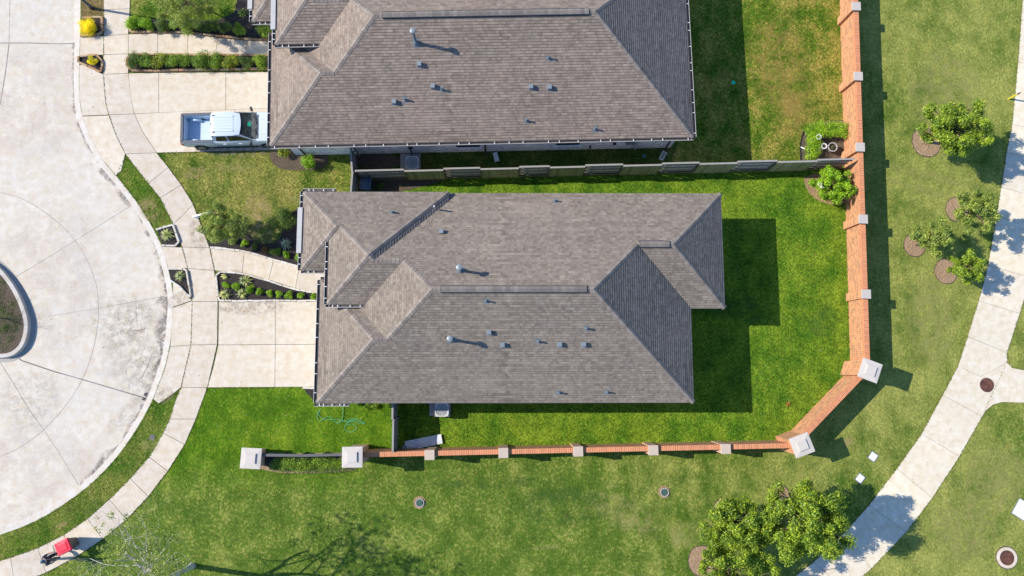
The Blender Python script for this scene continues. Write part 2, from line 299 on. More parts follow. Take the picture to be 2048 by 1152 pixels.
def smooth_poly(P, it=2, closed=False):
    for _ in range(it):
        Q = []; n = len(P)
        for i in range(n if closed else n-1):
            a, b2 = P[i], P[(i+1) % n]; Q += [(a[0]*.75+b2[0]*.25, a[1]*.75+b2[1]*.25), (a[0]*.25+b2[0]*.75, a[1]*.25+b2[1]*.75)]
        P = Q if closed else [P[0]]+Q+[P[-1]]
    return P
def inset(P, dd):
    n = len(P); a = sum(P[k][0]*P[(k+1) % n][1]-P[(k+1) % n][0]*P[k][1] for k in range(n)); sg = 1 if a > 0 else -1; R = []
    for i in range(n):
        p0, p, p1 = Vector(P[i-1]), Vector(P[i]), Vector(P[(i+1) % n]); e0 = (p-p0).normalized(); e1 = (p1-p).normalized(); n0 = Vector((-e0.y, e0.x))*sg; n1 = Vector((-e1.y, e1.x))*sg
        m = n0+n1; m = m/max(.5, m.length_squared/2) if m.length > 1e-4 else n0; R.append((p.x+m.x*dd, p.y+m.y*dd))
    return R
def offset_line(P, dd):
    R = []
    for i, p in enumerate(P):
        a, b2 = Vector(P[max(0, i-1)]), Vector(P[min(len(P)-1, i+1)]); t = (b2-a).normalized(); R.append((p[0]-t.y*dd, p[1]+t.x*dd))
    return R
def ribbon(mb, P, wd, z):
    A, B = offset_line(P, wd/2), offset_line(P, -wd/2); n = len(P)
    mb.grid([(p[0], p[1], z) for p in A]+[(p[0], p[1], z) for p in B], [(n+i, n+i+1, i+1, i) for i in range(n-1)]); return mb
def resample(P, step):
    R = [P[0]]; acc = 0
    for a, b2 in zip(P, P[1:]):
        l = math.hypot(b2[0]-a[0], b2[1]-a[1]); n = max(1, int(l/step))
        for k in range(1, n+1): R.append((a[0]+(b2[0]-a[0])*k/n, a[1]+(b2[1]-a[1])*k/n))
    return R
# ------------------------------------------------------------------ ground, street, lawns
mb = MB(); mb.face([(-900, -900, -.30), (900, -900, -.30), (900, 900, -.30), (-900, 900, -.30)]); struct(mb.build('ground', 'soil'))
K = [(161, -60), (161, 0), (160, 83), (158, 128), (158, 194), (164, 233), (178, 267), (204, 319), (232, 351), (274, 404), (305.5, 455.5), (323.6, 491.7), (336, 536), (345, 578), (346.7, 615), (340, 693), (328, 740.5), (305.5, 800), (278, 851), (244.5, 901), (205.5, 946), (164, 983), (105.5, 1023.7), (55.5, 1050), (0, 1069.5), (-60, 1085)]
KW = PX(K); KW = [(KW[0][0]+.1, 60)]+KW+[(-60, KW[-1][1]-2)]
KW = [KW[0], KW[1]]+smooth_poly(KW[2:-2], 1)+KW[-2:]
GI = offset_line(KW, -.42)    # street side of the gutter
if abs(GI[10][0]) < abs(KW[10][0]): GI = offset_line(KW, .42)
ZS = -.10
mb = MB(); mb.prism([(-60, 60), (-60, -25)]+[(p[0], p[1]) for p in reversed(KW)][1:], ZS-.1, ZS); struct(mb.build('street', 'street'))
mb = MB(); n = len(KW); mid = [((a[0]*.35+b2[0]*.65), (a[1]*.35+b2[1]*.65)) for a, b2 in zip(KW, GI)]
mb.grid([(p[0], p[1], .002) for p in KW]+[(p[0], p[1], -.055) for p in mid]+[(p[0], p[1], ZS+.006) for p in GI], [(i, i+1, n+i+1, n+i) for i in range(n-1)]+[(n+i, n+i+1, 2*n+i+1, 2*n+i) for i in range(n-1)])
struct(mb.build('kerb', 'kerb', smooth=True))
big = [(400, 400), (400, -400), (-400, -400), (-400, KW[-1][1])]
mb = MB(); mb.prism([(KW[0][0], 400)]+big[:3]+[(-400, KW[-1][1])]+list(reversed(KW)), -.2, 0.0); struct(mb.build('lawn', 'park'))
def sheet(name, P, z, mat, soften=0):
    if soften: P = smooth_poly(P, soften, True)
    m_ = MB(); m_.prism(P, z-.03, z); return struct(m_.build(name, mat))
WALLX = lambda y: 20.50+.0215*max(0, y-4)*1.1
sheet('front_lawn', PX([(300, 300), (545, 296), (712, 296), (712, 392), (612, 392), (612, 500), (640, 545), (400, 500), (412, 470), (385, 405), (340, 335)]), .006, 'front')
sheet('back_lawn', [(-6.3, -4.55), (-9, 9), (-9, 11.3), (20.6, 11.98), (20.45, .2), (16.3, -4.1)], .006, 'yard')
sheet('north_lawn', [(-9, 12.0), (-9, 30), (21.2, 30), (20.75, 11.99), (9, 11.7), (-8.6, 11.26)], .008, 'north')
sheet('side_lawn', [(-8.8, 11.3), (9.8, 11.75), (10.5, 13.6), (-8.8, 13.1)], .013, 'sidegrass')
sheet('south_front_lawn', PX([(412, 775), (640, 775), (700, 800), (788, 800), (788, 908), (730, 912), (728, 1060), (560, 1100), (230, 1075), (253, 1039), (297, 992.6), (336, 943), (370, 889), (392, 838), (404, 806)]), .010, 'sfront')
sheet('side_yard_lawn', PX([(255, 0), (540, 0), (540, 60), (257, 69)])+[(-26, 40)][:0], .006, 'front')
sheet('far_front_lawn', [G2(255, -5), G2(560, -5), (-13, 40), (-25, 40)], .006, 'front')
sheet('verge', PX([(251, 311), (297, 367), (321, 396), (347, 449), (313, 459), (305, 455), (274, 404), (233, 351), (243, 342)]), .008, 'strip')
sheet('verge', PX([(362, 777), (342, 821), (311, 877), (300, 904), (261, 957), (219.5, 998.7), (175, 1037.5), (128, 1069.5), (76, 1096), (22, 1115), (-60, 1140), (-60, 1086), (0, 1070.5), (55.5, 1051), (105.5, 1024.7), (164, 984), (205.5, 947), (244.5, 902), (278, 852), (305.5, 802), (318, 808), (350, 786)]), .008, 'strip')
sheet('verge', PX([(162, -40), (208, -40), (208, 36), (163, 36)]), .008, 'brownverge')
# ---- slabs
SLAB = {}
def slabs(name, quads, z, mat, gap=.012, base=.012, sub=None):
    mb = MB(); bs = MB()
    for q in quads:
        P = q; mb.prism(inset(P, gap), z-.05, z); bs.prism(inset(P, -.006), -.02, base)
    struct(mb.build(name, mat)); struct(bs.build(name+'_joint', 'joint'))
def strip_quads(I, O, st):
    "slabs between two polylines split at stations given as (index along both)"
    Q = []
    for (a, b2) in st: pass
    return Q
I = [(208, -60), (208, 20), (208, 72), (207, 110), (207, 149), (211, 200), (218, 230), (233, 272), (251, 308), (297, 367), (321, 396), (347, 449), (364, 494), (376, 537), (385, 603), (382, 690), (362.5, 775), (351, 803), (340, 838), (327, 866), (299, 914), (261, 957), (219.5, 998.7), (175.5, 1037.5), (128, 1069.5), (76, 1096), (22, 1115), (-60, 1140)]
O = [(261, -60), (260, 18), (257, 69), (257, 108), (257, 147), (262.5, 192), (269, 228), (286, 264), (314, 306), (337, 335), (363, 370), (387, 409), (405, 450), (429, 541), (436, 603), (435, 689), (415, 775), (404, 805), (392, 838), (370, 889), (336, 942), (297, 992.6), (253, 1039), (206, 1078), (150, 1115), (93, 1145), (30, 1170), (-50, 1196)]
O = O[:12]+[(419.5, 496)]+[(429, 541)]+O[14:]
sq = []
segs = [(0, 1), (1, 2), (2, 3), (3, 4), (4, 6), (6, 8), (8, 9), (9, 10), (10, 11), (11, 12), (12, 13), (13, 14), (14, 15), (15, 16), (16, 18), (18, 19), (19, 20), (20, 21), (21, 22), (22, 23), (23, 24), (24, 25), (25, 26), (26, 27)]
for a, b2 in segs: sq.append(PX(I[a:b2+1]+list(reversed(O[a:b2+1]))))
slabs('pavement', sq, .035, 'walk')
slabs('driveway', [PX(q) for q in ([(438, 604), (551, 603.5), (551, 689), (437, 690)], [(551, 603.5), (665, 603), (665, 688.5), (551, 689)], [(437, 690), (551, 689), (550, 774), (415, 775), (427, 735)], [(551, 689), (665, 688.5), (665, 773.5), (550, 774)],
      [(346.5, 615), (385, 602), (382, 690), (341, 693)], [(341, 693), (382, 690), (362, 775), (350, 785), (318, 807), (307, 798), (330, 738)], [(346, 578), (347, 563), (385, 601), (346.5, 614)])], .036, 'drive')
slabs('driveway', [PX(q) for q in ([(257, 147), (318, 146), (318, 226), (269, 228), (262, 192)], [(318, 146), (452, 145), (452, 220), (318, 226)], [(452, 145), (575, 144), (575, 216), (452, 220)],
      [(269, 228), (365, 223.5), (470, 219), (470, 302), (314, 306), (286, 264)], [(470, 219), (575, 216), (575, 300), (470, 302)], [(159, 131), (175, 128), (207, 149), (211, 200), (218, 230), (165, 232), (159, 194)], [(165, 233), (218, 231), (233, 272), (251, 308), (243, 342), (232, 351), (204, 319), (178, 267)])], .036, 'drive')
slabs('front_path', [PX(q) for q in ([(161, 73.5), (208, 72), (207, 110), (160, 112)], [(257, 69), (316, 67), (316, 108), (257, 108.5)], [(316, 67), (376, 68), (376, 109), (316, 108)], [(376, 68), (436, 76), (431, 111), (376, 109)], [(436, 76), (494, 82), (492, 112), (431, 111)], [(494, 82), (580, 84), (580, 114), (492, 112)])], .034, 'walk')
slabs('front_path', [PX(q) for q in ([(324, 493), (364, 495), (376, 537), (337, 537)], [(420, 496), (489, 504), (485, 545), (430, 541)], [(489, 504), (547, 521.5), (538, 560), (485, 545)], [(547, 521.5), (599, 535), (591, 577), (538, 560)], [(599, 535), (655, 543), (668, 545), (668, 588), (640, 586), (591, 577)])], .034, 'walk')
TL = [(2050, -120), (2045, 0), (2036, 125), (2024, 250), (2013, 305), (2002, 375), (1993, 433), (1976, 530), (1957, 602), (1935, 673), (1916, 732), (1885, 790.5), (1843, 868), (1793.5, 937.5), (1738, 1010), (1691, 1062.5), (1627, 1124), (1560, 1175), (1450, 1240)]
TR = [(2140, -120), (2135, 0), (2126, 140), (2114, 265), (2103, 325), (2092, 400), (2080, 462), (2062, 556), (2039, 627), (2013, 706), (2013, 726), (1964, 833), (1918, 913), (1864, 996), (1811.6, 1064), (1742, 1137.5), (1690, 1180), (1620, 1235), (1510, 1300)]
tq = []
for i in range(len(TL)-1):
    if i == 9: tq.append(PX([TL[9], TL[10], TL[11], TR[11], (1972, 820), (1986, 809), (2004, 804), (2060, 806), (2150, 810), (2150, 744), (2060, 743), (2024, 736), (2014, 726), (2013, 706)])); continue
    if i in (10,): continue
    tq.append(PX([TL[i], TL[i+1], TR[i+1], TR[i]]))
slabs('trail', tq, .037, 'trail', gap=.008)
mb = MB()
for L in ([(1921, 735), (1960, 753), (2008, 728)], [(1980, 785), (1987, 801)]): ribbon(mb, PX(L), .012, .0415)
struct(mb.build('trail_joint', 'crack'))
# ---- street joints and marks
mb = MB(); mc = MB()
def zz(L, wd, m_, z=ZS+.004, jit=0, it=2, zk=0): P = smooth_poly(PX(L, ZS), it); ribbon(m_, [(p[0]+random.uniform(-jit, jit), p[1]+random.uniform(-jit, jit)) for p in resample(P, .25)], wd, z)
zz([(0, 86), (70, 86), (110, 88), (155, 87)], .05, mb); zz([(18, 87), (12, 140), (0, 210)], .04, mb); zz([(18, 85), (20, 0)], .02, mc)
zz([(32, 710), (43, 721), (105, 742), (165, 759), (300, 799)], .06, mb, it=0)
zz([(0, 385), (40, 394), (87, 421), (125, 452), (152, 482), (180, 530), (193, 570), (198, 610), (196, 650), (187, 700), (167, 758), (130, 815), (88, 860), (60, 882), (30, 901), (0, 913)], .022, mc)
zz([(33, 553), (150, 482), (272, 405)], .02, mc); zz([(95, 633), (200, 616), (342, 590)], .018, mc); zz([(0, 724), (30, 772), (60, 822), (88, 860), (120, 908), (163, 980)], .022, mc)
zz([(272, 590), (272, 640), (276, 655)], .014, mc); zz([(258, 660), (275, 662), (290, 657)], .03, mc, jit=.02); zz([(282, 757), (296, 730), (303, 715)], .03, mc, jit=.03); zz([(262, 662), (285, 676)], .015, mc)
struct(mb.build('street_joint', 'tar')); struct(mc.build('street_crack', 'crack'))
# wet silt and dirt that collects in the gutter: thin irregular patches lying on the concrete
def stainmat(name, c, a=.55, s=1.6):
    t = NT(name); n = t.noise(s, 6, .72, dist=.6); n2 = t.noise(9, 4, .7); fac = t.math('MULTIPLY', t.ramp(n, [(.42, 0), (.58, 1)]), t.ramp(n2, [(.35, .25), (.6, 1)]))
    vc = t.n('VertexColor', layer_name='edge'); t.l(t.math('MULTIPLY', t.math('MULTIPLY', fac, a), vc.outputs[0]), t.b.inputs['Alpha']); t.col(c); return t.p(Roughness=.9)
M['silt'] = stainmat('gutter_silt', (.20, .165, .145), .8); M['smudge'] = stainmat('tyre_smudge', (.30, .26, .22), .27, 2.6); M['pale'] = stainmat('pale_patch', (.74, .72, .69), .3, .7); M['pink'] = stainmat('pink_patch', (.60, .52, .46), .4, .5); M['wstain'] = stainmat('walk_stain', (.30, .24, .18), .5, 3)
def patch(name, cpx, rx, ry, rot, mat, z, seg=28):
    c = G(*cpx, z); vs = [(c.x, c.y, z)]; rings = (.4, .75, 1.0); ca, sa = math.cos(rot), math.sin(rot)
    for q in rings:
        for k in range(seg):
            a = 2*math.pi*k/seg; x, y = q*rx*math.cos(a), q*ry*math.sin(a); vs.append((c.x+x*ca-y*sa, c.y+x*sa+y*ca, z))
    fs = [(0, 1+k, 1+(k+1) % seg) for k in range(seg)]
    for j in range(2):
        for k in range(seg): fs.append((1+j*seg+k, 1+(j+1)*seg+k, 1+(j+1)*seg+(k+1) % seg, 1+j*seg+(k+1) % seg))
    m_ = MB(); m_.grid(vs, fs); o = struct(m_.build(name, mat)); ca_ = o.data.color_attributes.new('edge', 'FLOAT_COLOR', 'POINT')
    for i in range(len(vs)): e = 1.0 if i <= 2*seg else 0.0; e = .8 if seg < i <= 2*seg else e; ca_.data[i].color = (e, e, e, 1)
    return o
zc = [ZS+.008]
def P_(name, c, rx, ry, rot, mat): zc[0] += .001; return patch(name, c, rx, ry, rot, mat, zc[0])
P_('street_stain', (285, 690), 2.4, 3.2, .1, 'smudge'); P_('street_stain', (290, 745), 1.4, 1.9, -.4, 'smudge'); P_('street_stain', (240, 640), 2.0, 1.8, 0, 'smudge'); P_('street_stain', (255, 830), 1.8, .7, .7, 'smudge')
P_('street_stain', (215, 720), 1.4, 1.1, 0, 'pink'); P_('street_stain', (100, 560), 4, 5, 0, 'pink'); P_('street_stain', (70, 200), 4, 4, 0, 'pink'); P_('street_stain', (60, 950), 5, 3, 0, 'pink'); P_('street_stain', (100, 350), 5, 2.4, .4, 'pale'); P_('street_stain', (200, 480), 3, 4, .8, 'pale'); P_('street_stain', (145, 830), 5, 3, .7, 'pale')
P_('street_stain', (60, 800), 2, 2, 0, 'smudge'); P_('street_stain', (50, 40), 4, 3, 0, 'pale'); P_('street_stain', (150, 640), 2, 3.5, 0, 'pale')
def siltband(i0, i1, wd, mat='silt', inner=.30):
    Kp = smooth_poly(PX(K[i0:i1], ZS), 2); Kp = resample(Kp, .3); A = offset_line(Kp, -inner); 
    if abs(A[3][0]) < abs(Kp[3][0]): sgn = -1
    A = [(p[0]-(0), p[1]) for p in A]; n = len(A); B = []
    for i, p in enumerate(Kp):
        a = Vector(Kp[max(0, i-1)]); b3 = Vector(Kp[min(n-1, i+1)]); t = (b3-a).normalized(); e = math.sin(math.pi*i/(n-1))**.5
        q = inner+wd*e*(.55+.45*math.sin(i*.9)*math.sin(i*.37+1)+random.uniform(-.12, .12)); B.append((Kp[i][0]+t.y*q, Kp[i][1]-t.x*q))
    A = [(Kp[i][0]+(Vector(Kp[min(n-1, i+1)])-Vector(Kp[max(0, i-1)])).normalized().y*inner, Kp[i][1]-(Vector(Kp[min(n-1, i+1)])-Vector(Kp[max(0, i-1)])).normalized().x*inner) for i in range(n)]
    Mi = [((a[0]+b3[0])/2, (a[1]+b3[1])/2) for a, b3 in zip(A, B)]
    m_ = MB(); zc[0] += .001; z = zc[0]
    m_.grid([(p[0], p[1], z) for p in A+Mi+B], [(i, i+1, n+i+1, n+i) for i in range(n-1)]+[(n+i, n+i+1, 2*n+i+1, 2*n+i) for i in range(n-1)])
    o = struct(m_.build('gutter_silt', mat)); ca_ = o.data.color_attributes.new('edge', 'FLOAT_COLOR', 'POINT')
    for i in range(3*n): e = (.9, 1, .15)[i//n]; ca_.data[i].color = (e, e, e, 1)
siltband(5, 12, .5); siltband(11, 18, .85); siltband(12, 17, .45); siltband(17, 22, .55); siltband(2, 6, .35)
zl = [.0395]
def PL(c, rx, ry, rot, mat='wstain'): zl[0] += .0008; return patch('paving_stain', c, rx, ry, rot, mat, zl[0])
PL((355, 600), 1.1, .5, .4); PL((500, 615), 2.4, .5, 0); PL((330, 790), .6, .5, .5); PL((470, 545), .3, .2, 0); PL((470, 300), 2.5, .5, 0); PL((395, 470), .5, 1.2, .3)
# ------------------------------------------------------------------ planting beds
def bed(name, P, z, mat, soften=0): return sheet(name, P, z, mat, soften)
bed('mulch_bed', PX([(169, 37), (207, 37), (207, 71), (163, 72), (163, 50)]), .05, 'mulch')
bed('mulch_bed', PX([(160, 114), (205, 112), (206, 146), (190, 138), (172, 128), (159, 125)]), .05, 'mulch')
bed('mulch_bed', PX([(258, 112), (560, 112), (560, 140), (258, 143)]), .05, 'mulch')
bed('mulch_bed', PX([(258, 66), (258, 38), (300, 40), (330, 36), (430, 44), (470, 25), (480, -30), (560, -40), (560, 82), (500, 79), (436, 72), (376, 64), (316, 63)]), .045, 'mulch')
bed('mulch_bed', PX([(315, 461), (346, 452), (362, 492), (325, 490)]), .05, 'mulch')
bed('mulch_bed', PX([(338, 539), (373, 539), (383, 598), (350, 562), (343, 561)]), .05, 'mulch')
bed('mulch_bed', PX([(434, 545), (485, 548), (537, 563), (590, 580), (650, 590), (650, 600), (438, 600)]), .05, 'mulch')
bed('mulch_bed', PX([(420, 494), (417, 482), (440, 478), (462, 470), (470, 445), (484, 440), (494, 450), (497, 467), (508, 481), (525, 488), (545, 487), (560, 478), (566, 462), (566, 445), (585, 425), (600, 415), (660, 415), (660, 541), (600, 532), (548, 518), (489, 501)]), .045, 'mulch')
bed('mulch_bed', PX([(607, 777), (650, 777), (650, 803), (634, 803), (627, 800)]), .035, 'mulch')
bed('mulch_bed', PX([(540, 300), (540, 318), (552, 334), (575, 341), (640, 340), (660, 325), (650, 296)]), .03, 'dirt', 1)
bed('bare_soil', PX([(712, 345), (780, 350), (860, 352), (900, 358), (850, 372), (800, 384), (712, 392)]), .02, 'dirt', 1)
bed('bare_soil', PX([(714, 306), (800, 308), (800, 338), (714, 338)]), .03, 'dirt', 1)
bed('mulch_bed', PX([(1601, 330), (1600, 285), (1607, 262), (1622, 250), (1640, 244), (1697, 240), (1697, 330)]), .04, 'dirt', 0)
bed('bare_soil', PX([(1606, 348), (1690, 346), (1702, 365), (1704, 405), (1672, 412), (1635, 402), (1612, 380)]), .02, 'litter', 1)
bed('bark_border', PX([(500, 893), (540, 908), (690, 905), (728, 905), (728, 930), (712, 938), (690, 943), (620, 947), (560, 946), (530, 940), (500, 930)]), .03, 'bark', 1)
bed('mulch_bed', PX([(518, 910), (690, 908), (690, 936), (620, 940), (560, 940), (530, 932)]), .045, 'mulch', 1)
bed('bare_soil', PX([(1530, 893), (1545, 880), (1590, 868), (1600, 880), (1585, 893)]), .02, 'litter', 1)
bed('bare_soil', PX([(1680, -20), (1684, -20), (1692, 330), (1688, 330)]), .016, 'dirt')
def blocks(name, label, L, wd, ht, mat, bl=.45, z0=0, base=.02):
    P = resample(PX(L, z0), .02); mb = MB(); i = 0; n = len(P)
    while i < n-4:
        k = max(6, int(bl*random.uniform(.6, 1.5)/.02)); j = min(n-1, i+k)
        if n-1-j < 8: j = n-1
        a, b2 = Vector(P[i]), Vector(P[j]); t = (b2-a).normalized(); c = (a+b2)/2
        mb.box(c.x+random.uniform(-.012, .012), c.y+random.uniform(-.012, .012), 0, ht*random.uniform(.85, 1.12), (b2-a).length-.015, wd*random.uniform(.85, 1.1), math.atan2(t.y, t.x)+random.uniform(-.03, .03)); i = j
    return tag(mb.build(name, mat, bevel=.012), label, 'edging', 'edging stones round the front beds')
blocks('stone_edging', 'rustic brown edging blocks around the bed of the big round golden bush', [(166, 37), (206, 36), (207, 71), (163, 73)], .13, .17, 'rustblock')
blocks('stone_edging', 'rustic brown edging blocks around the small triangular bed of the little golden bush', [(159, 126), (160, 113), (205, 111), (206.5, 147), (190, 139), (160, 126)], .13, .15, 'rustblock')
blocks('stone_edging', 'rustic tan edging blocks curving along the upper front path below dark shrubs', [(259, 40), (259, 66), (316, 65), (376, 66), (436, 73), (494, 80), (545, 82)], .13, .16, 'rustblock')
blocks('stone_edging', 'rustic edging blocks along the hedge between driveway with pickup and its front path', [(545, 112), (258, 110), (255, 142), (300, 143), (400, 141), (545, 138)], .13, .16, 'rustblock')
blocks('stone_edging', 'pale limestone edging of the tiny square bed with one spiky striped plant', [(314, 460), (347, 450), (363, 493), (325, 491.5)], .11, .15, 'limeblock')
blocks('stone_edging', 'pale limestone edging of the narrow triangular bed between kerb and pavement', [(337, 538), (374, 538), (384, 600), (352, 562), (342, 561)], .11, .15, 'limeblock')
blocks('stone_edging', 'pale limestone edging round the bed between lower driveway and curved front path', [(650, 601.5), (438, 602), (432, 543), (485, 546.5), (538, 562), (590, 579), (650, 589)], .11, .13, 'limeblock')
blocks('stone_edging', 'pale limestone edging on the upper side of the lower curved front path', [(421, 495), (489, 502.5), (548, 520), (600, 534), (650, 542)], .13, .13, 'limeblock')
blocks('stone_edging', 'short row of pale edging blocks at the garage corner by the lower driveway', [(606, 776), (650, 776)], .11, .12, 'limeblock')
blocks('stone_edging', 'thin black edging curve around the bed with the L shaped hedge', [(1601, 330), (1600, 285), (1607, 262), (1622, 250), (1638, 245)], .05, .08, 'black', bl=.3)
# ------------------------------------------------------------------ cul-de-sac island
ISZ = .2
IS = [(-60, 500), (-30, 514), (0, 536), (20, 560), (38, 590), (50, 620), (56, 645), (54, 670), (46, 692), (34, 705), (20, 713), (0, 716), (-60, 712)]
ISW = smooth_poly(PX(IS, ISZ), 1); isin = offset_line(ISW, -.22)
def ribbon3(mb, A, zA, B, zB): n = len(A); mb.grid([(p[0], p[1], zA) for p in A]+[(p[0], p[1], zB) for p in B], [(i, i+1, n+i+1, n+i) for i in range(n-1)])
mb = MB(); o1 = offset_line(ISW, .02); o2 = offset_line(ISW, .26)
ribbon3(mb, isin, .20, ISW, .20); ribbon3(mb, ISW, .20, o1, ZS); mb2 = MB(); ribbon3(mb2, o1, ZS+.03, o2, ZS+.01); ribbon3(mb, isin, .20, isin, .0)
struct(mb.build('island_kerb', 'kerb')); struct(mb2.build('island_gutter_shade', 'padm'))  # gutter band in a darker tone, adding the kerb's shadow to its colour
mb = MB(); mb.prism([(p[0], p[1]) for p in isin]+[(-48, isin[-1][1]), (-48, isin[0][1])], -.05, .15); struct(mb.build('island_bed', 'dirt'))
# ------------------------------------------------------------------ houses
P_, Z0, ZN, TH = .6, 3.35, 3.68, .017
def roof_uv(poly, ea, z):
    "uv: along the eave / up the slope"
    e = Vector(ea).normalized(); up = Vector((-e.y, e.x)); k = math.sqrt(1+P_*P_)
    return [(p[0]*e.x+p[1]*e.y, (p[0]*up.x+p[1]*up.y)*k) for p in poly]
class House:
    def __init__(s, name, label, org, rot, ex, wing, zE, mat, wallmat):
        s.root = thing(name, label, 'house', org, 'brick houses with grey shingle roofs', rot); s.ex, s.wing, s.zE, s.mat = ex, wing, zE, mat; s.rot = rot; s.org = Vector(org)
        s.capmb = MB(); s.wm = wallmat; s.build()
    def w(s, x, y, z=0): c, n = math.cos(s.rot), math.sin(s.rot); return Vector((s.org.x+x*c-y*n, s.org.y+x*n+y*c, z))
    def loc(s, p): c, n = math.cos(-s.rot), math.sin(-s.rot); x, y = p[0]-s.org.x, p[1]-s.org.y; return (x*c-y*n, x*n+y*c)
    def build(s):
        E, N0y, Sy, GW, EW = s.ex, 9.59, -1.77, -9.97, -9.27; p = P_; zE = s.zE; SE = 3.38; hm = (N0y-Sy)/2; Rg = Sy+hm
        R = s.root; roof = s.roof = MB(); rp = {}
        def face(pts, zf, ea):
            e = Vector(ea).normalized(); up = Vector((-e.y, e.x)); k = math.sqrt(1+P_*P_); vv = [(x*up.x+y*up.y) for x, y in pts]; v0, v1 = min(vv), max(vv); st = .148/k
            nrm = Vector((-up.x*P_, -up.y*P_, 1)).normalized(); b0 = v0; n_c = int((v1-v0)/st)+1
            def clip(P, c, sg):
                Q = []
                for i in range(len(P)):
                    a, b2 = P[i], P[(i+1) % len(P)]; da, db = sg*(a[0]*up.x+a[1]*up.y-c), sg*(b2[0]*up.x+b2[1]*up.y-c)
                    if da >= 0: Q.append(a)
                    if (da > 1e-9 and db < -1e-9) or (da < -1e-9 and db > 1e-9): t = da/(da-db); Q.append((a[0]+(b2[0]-a[0])*t, a[1]+(b2[1]-a[1])*t))
                return Q
            for j in range(n_c):
                lo, hi = v0+j*st, min(v1, v0+(j+1)*st); Q = clip(clip(pts, lo, 1), hi, -1)
                if len(Q) < 3: continue
                lift = lambda x, y: TH*(1-((x*up.x+y*up.y)-lo)/st)
                q3 = [Vector((x, y, zf(x, y)))+nrm*lift(x, y) for x, y in Q]; roof.face(q3, [(x*e.x+y*e.y, (x*up.x+y*up.y-v0)*k) for x, y in Q])
                bt = [(x*e.x+y*e.y, (x, y)) for x, y in Q if abs((x*up.x+y*up.y)-lo) < 1e-6]
                if len(bt) > 1:
                    a, b2 = min(bt)[1], max(bt)[1]; A, B = Vector((*a, zf(*a))), Vector((*b2, zf(*b2))); u0, u1 = min(bt)[0], max(bt)[0]
                    roof.face([A-nrm*.01, B-nrm*.01, B+nrm*TH, A+nrm*TH], [(u0, j*.148+.004), (u1, j*.148+.004), (u1, j*.148+.006), (u0, j*.148+.006)])
        zS = lambda x, y: Z0+p*(y-Sy); zN = lambda x, y: Z0+p*(N0y-y); zGW = lambda x, y: Z0+p*(x-GW); zGN = lambda x, y: Z0+p*(4.79-y); zW = lambda x, y: Z0+p*(x-EW)
        zN1 = lambda x, y: ZN+p*(9.57-y); zE1 = lambda x, y: ZN+p*(-3.08-x); zW2 = lambda x, y: zE+p*(x-EW); zES = lambda x, y: zE+p*(y-SE); zW1 = lambda x, y: ZN+p*(x+10.95); zNS = lambda x, y: ZN+p*(y-5.29); zEe = lambda x, y: Z0+p*(E-x)
        axp = E-hm; wx = EW+hm; gy = 1.51
        face([(GW, Sy), (E, Sy), (axp, Rg), (wx, Rg), (wx-(Rg-gy), gy), (GW+3.28, gy)], zS, (1, 0))
        face([(GW, 4.79), (GW, Sy), (GW+3.28, gy)], zGW, (0, -1)); gx2 = EW+3.28
        face([(EW, 4.79), (GW, 4.79), (GW+3.28, gy), (gx2, gy)], zGN, (-1, 0))
        ay = (zN1(0, 0)-zE+p*SE)/(2*p); ry = (zN(0, 0)-zE+p*SE)/(2*p); rx = (zN(0, ry)-Z0)/p+EW; vx = (zE-Z0)/p+EW; ex1 = ry-12.12
        face([(EW, SE), (EW, 4.79), (gx2, gy), (wx, Rg), (rx, ry), (vx, SE)] if 0 else [(EW, 4.79), (gx2, gy), (wx, Rg), (rx, ry), (vx, SE), (vx-.8, SE+.6)], zW, (0, -1))
        if s.wing:
            e2, ws = 11.9, 3.27; wm = (N0y-ws)/2; face([(e2, N0y), (-3.3, N0y), (-3.3, 8.82), (ex1, ry), (rx, ry), (wx, Rg), (axp, Rg), (E-wm, ws+wm), (e2-wm, ws+wm)], zN, (-1, 0))
            face([(E, Sy), (E, ws), (E-wm, ws+wm), (axp, Rg)], zEe, (0, 1)); face([(E, ws), (e2, ws), (e2-wm, ws+wm), (E-wm, ws+wm)], lambda x, y: Z0+p*(y-ws), (1, 0)); face([(e2, ws), (e2, N0y), (e2-wm, ws+wm)], lambda x, y: Z0+p*(e2-x), (0, 1))
        else:
            face([(E, N0y), (-3.3, N0y), (-3.3, 8.82), (ex1, ry), (rx, ry), (wx, Rg), (axp, Rg)], zN, (-1, 0)); face([(E, Sy), (E, N0y), (axp, Rg)], zEe, (0, 1))
        # raised front part
        ay = (zN1(0, 0)-zE+p*SE)/(2*p); ax = ay-12.65             # apex: N1 / W2 / S
        ry = (zN(0, 0)-zE+p*SE)/(2*p); zr = zN(0, ry); rx = (zr-Z0)/p+EW; ex1 = ry-12.12
        nwx = -10.95+2.14; ny = 7.43; m = (zN1(0, ny)-zE)/p+EW; ys = (zE-ZN)/p+5.29
        face([(-3.08, 9.57), (-10.95, 9.57), (nwx, ny), (m, ny), (ax, ay)], zN1, (-1, 0))
        face([(-3.08, 9.04), (-3.08, 9.57), (ax, ay), (ex1, ry)], zE1, (0, 1))
        vx = (zE-Z0)/p+EW
        face([(EW, SE), (vx, SE), (rx, ry), (ex1, ry), (ax, ay)], zES, (1, 0))
        face([(EW, ys), (EW, SE), (ax, ay), (m, ny)], zW2, (0, -1))
        face([(-10.95, 9.57), (-10.95, 5.29), (nwx, ny)], zW1, (0, -1))
        face([(-10.95, 5.29), (-8.95, 5.29), (-8.95, min(ys+.32, 7.1)), (m, ny), (nwx, ny)], zNS, (1, 0))
        # eave boards: fascia under every eave edge, closing the roof to the walls
        fm = MB()
        def eave(a, b2, z): fm.obox((a[0], a[1], z-.11), (b2[0], b2[1], z-.11), .05, .18)
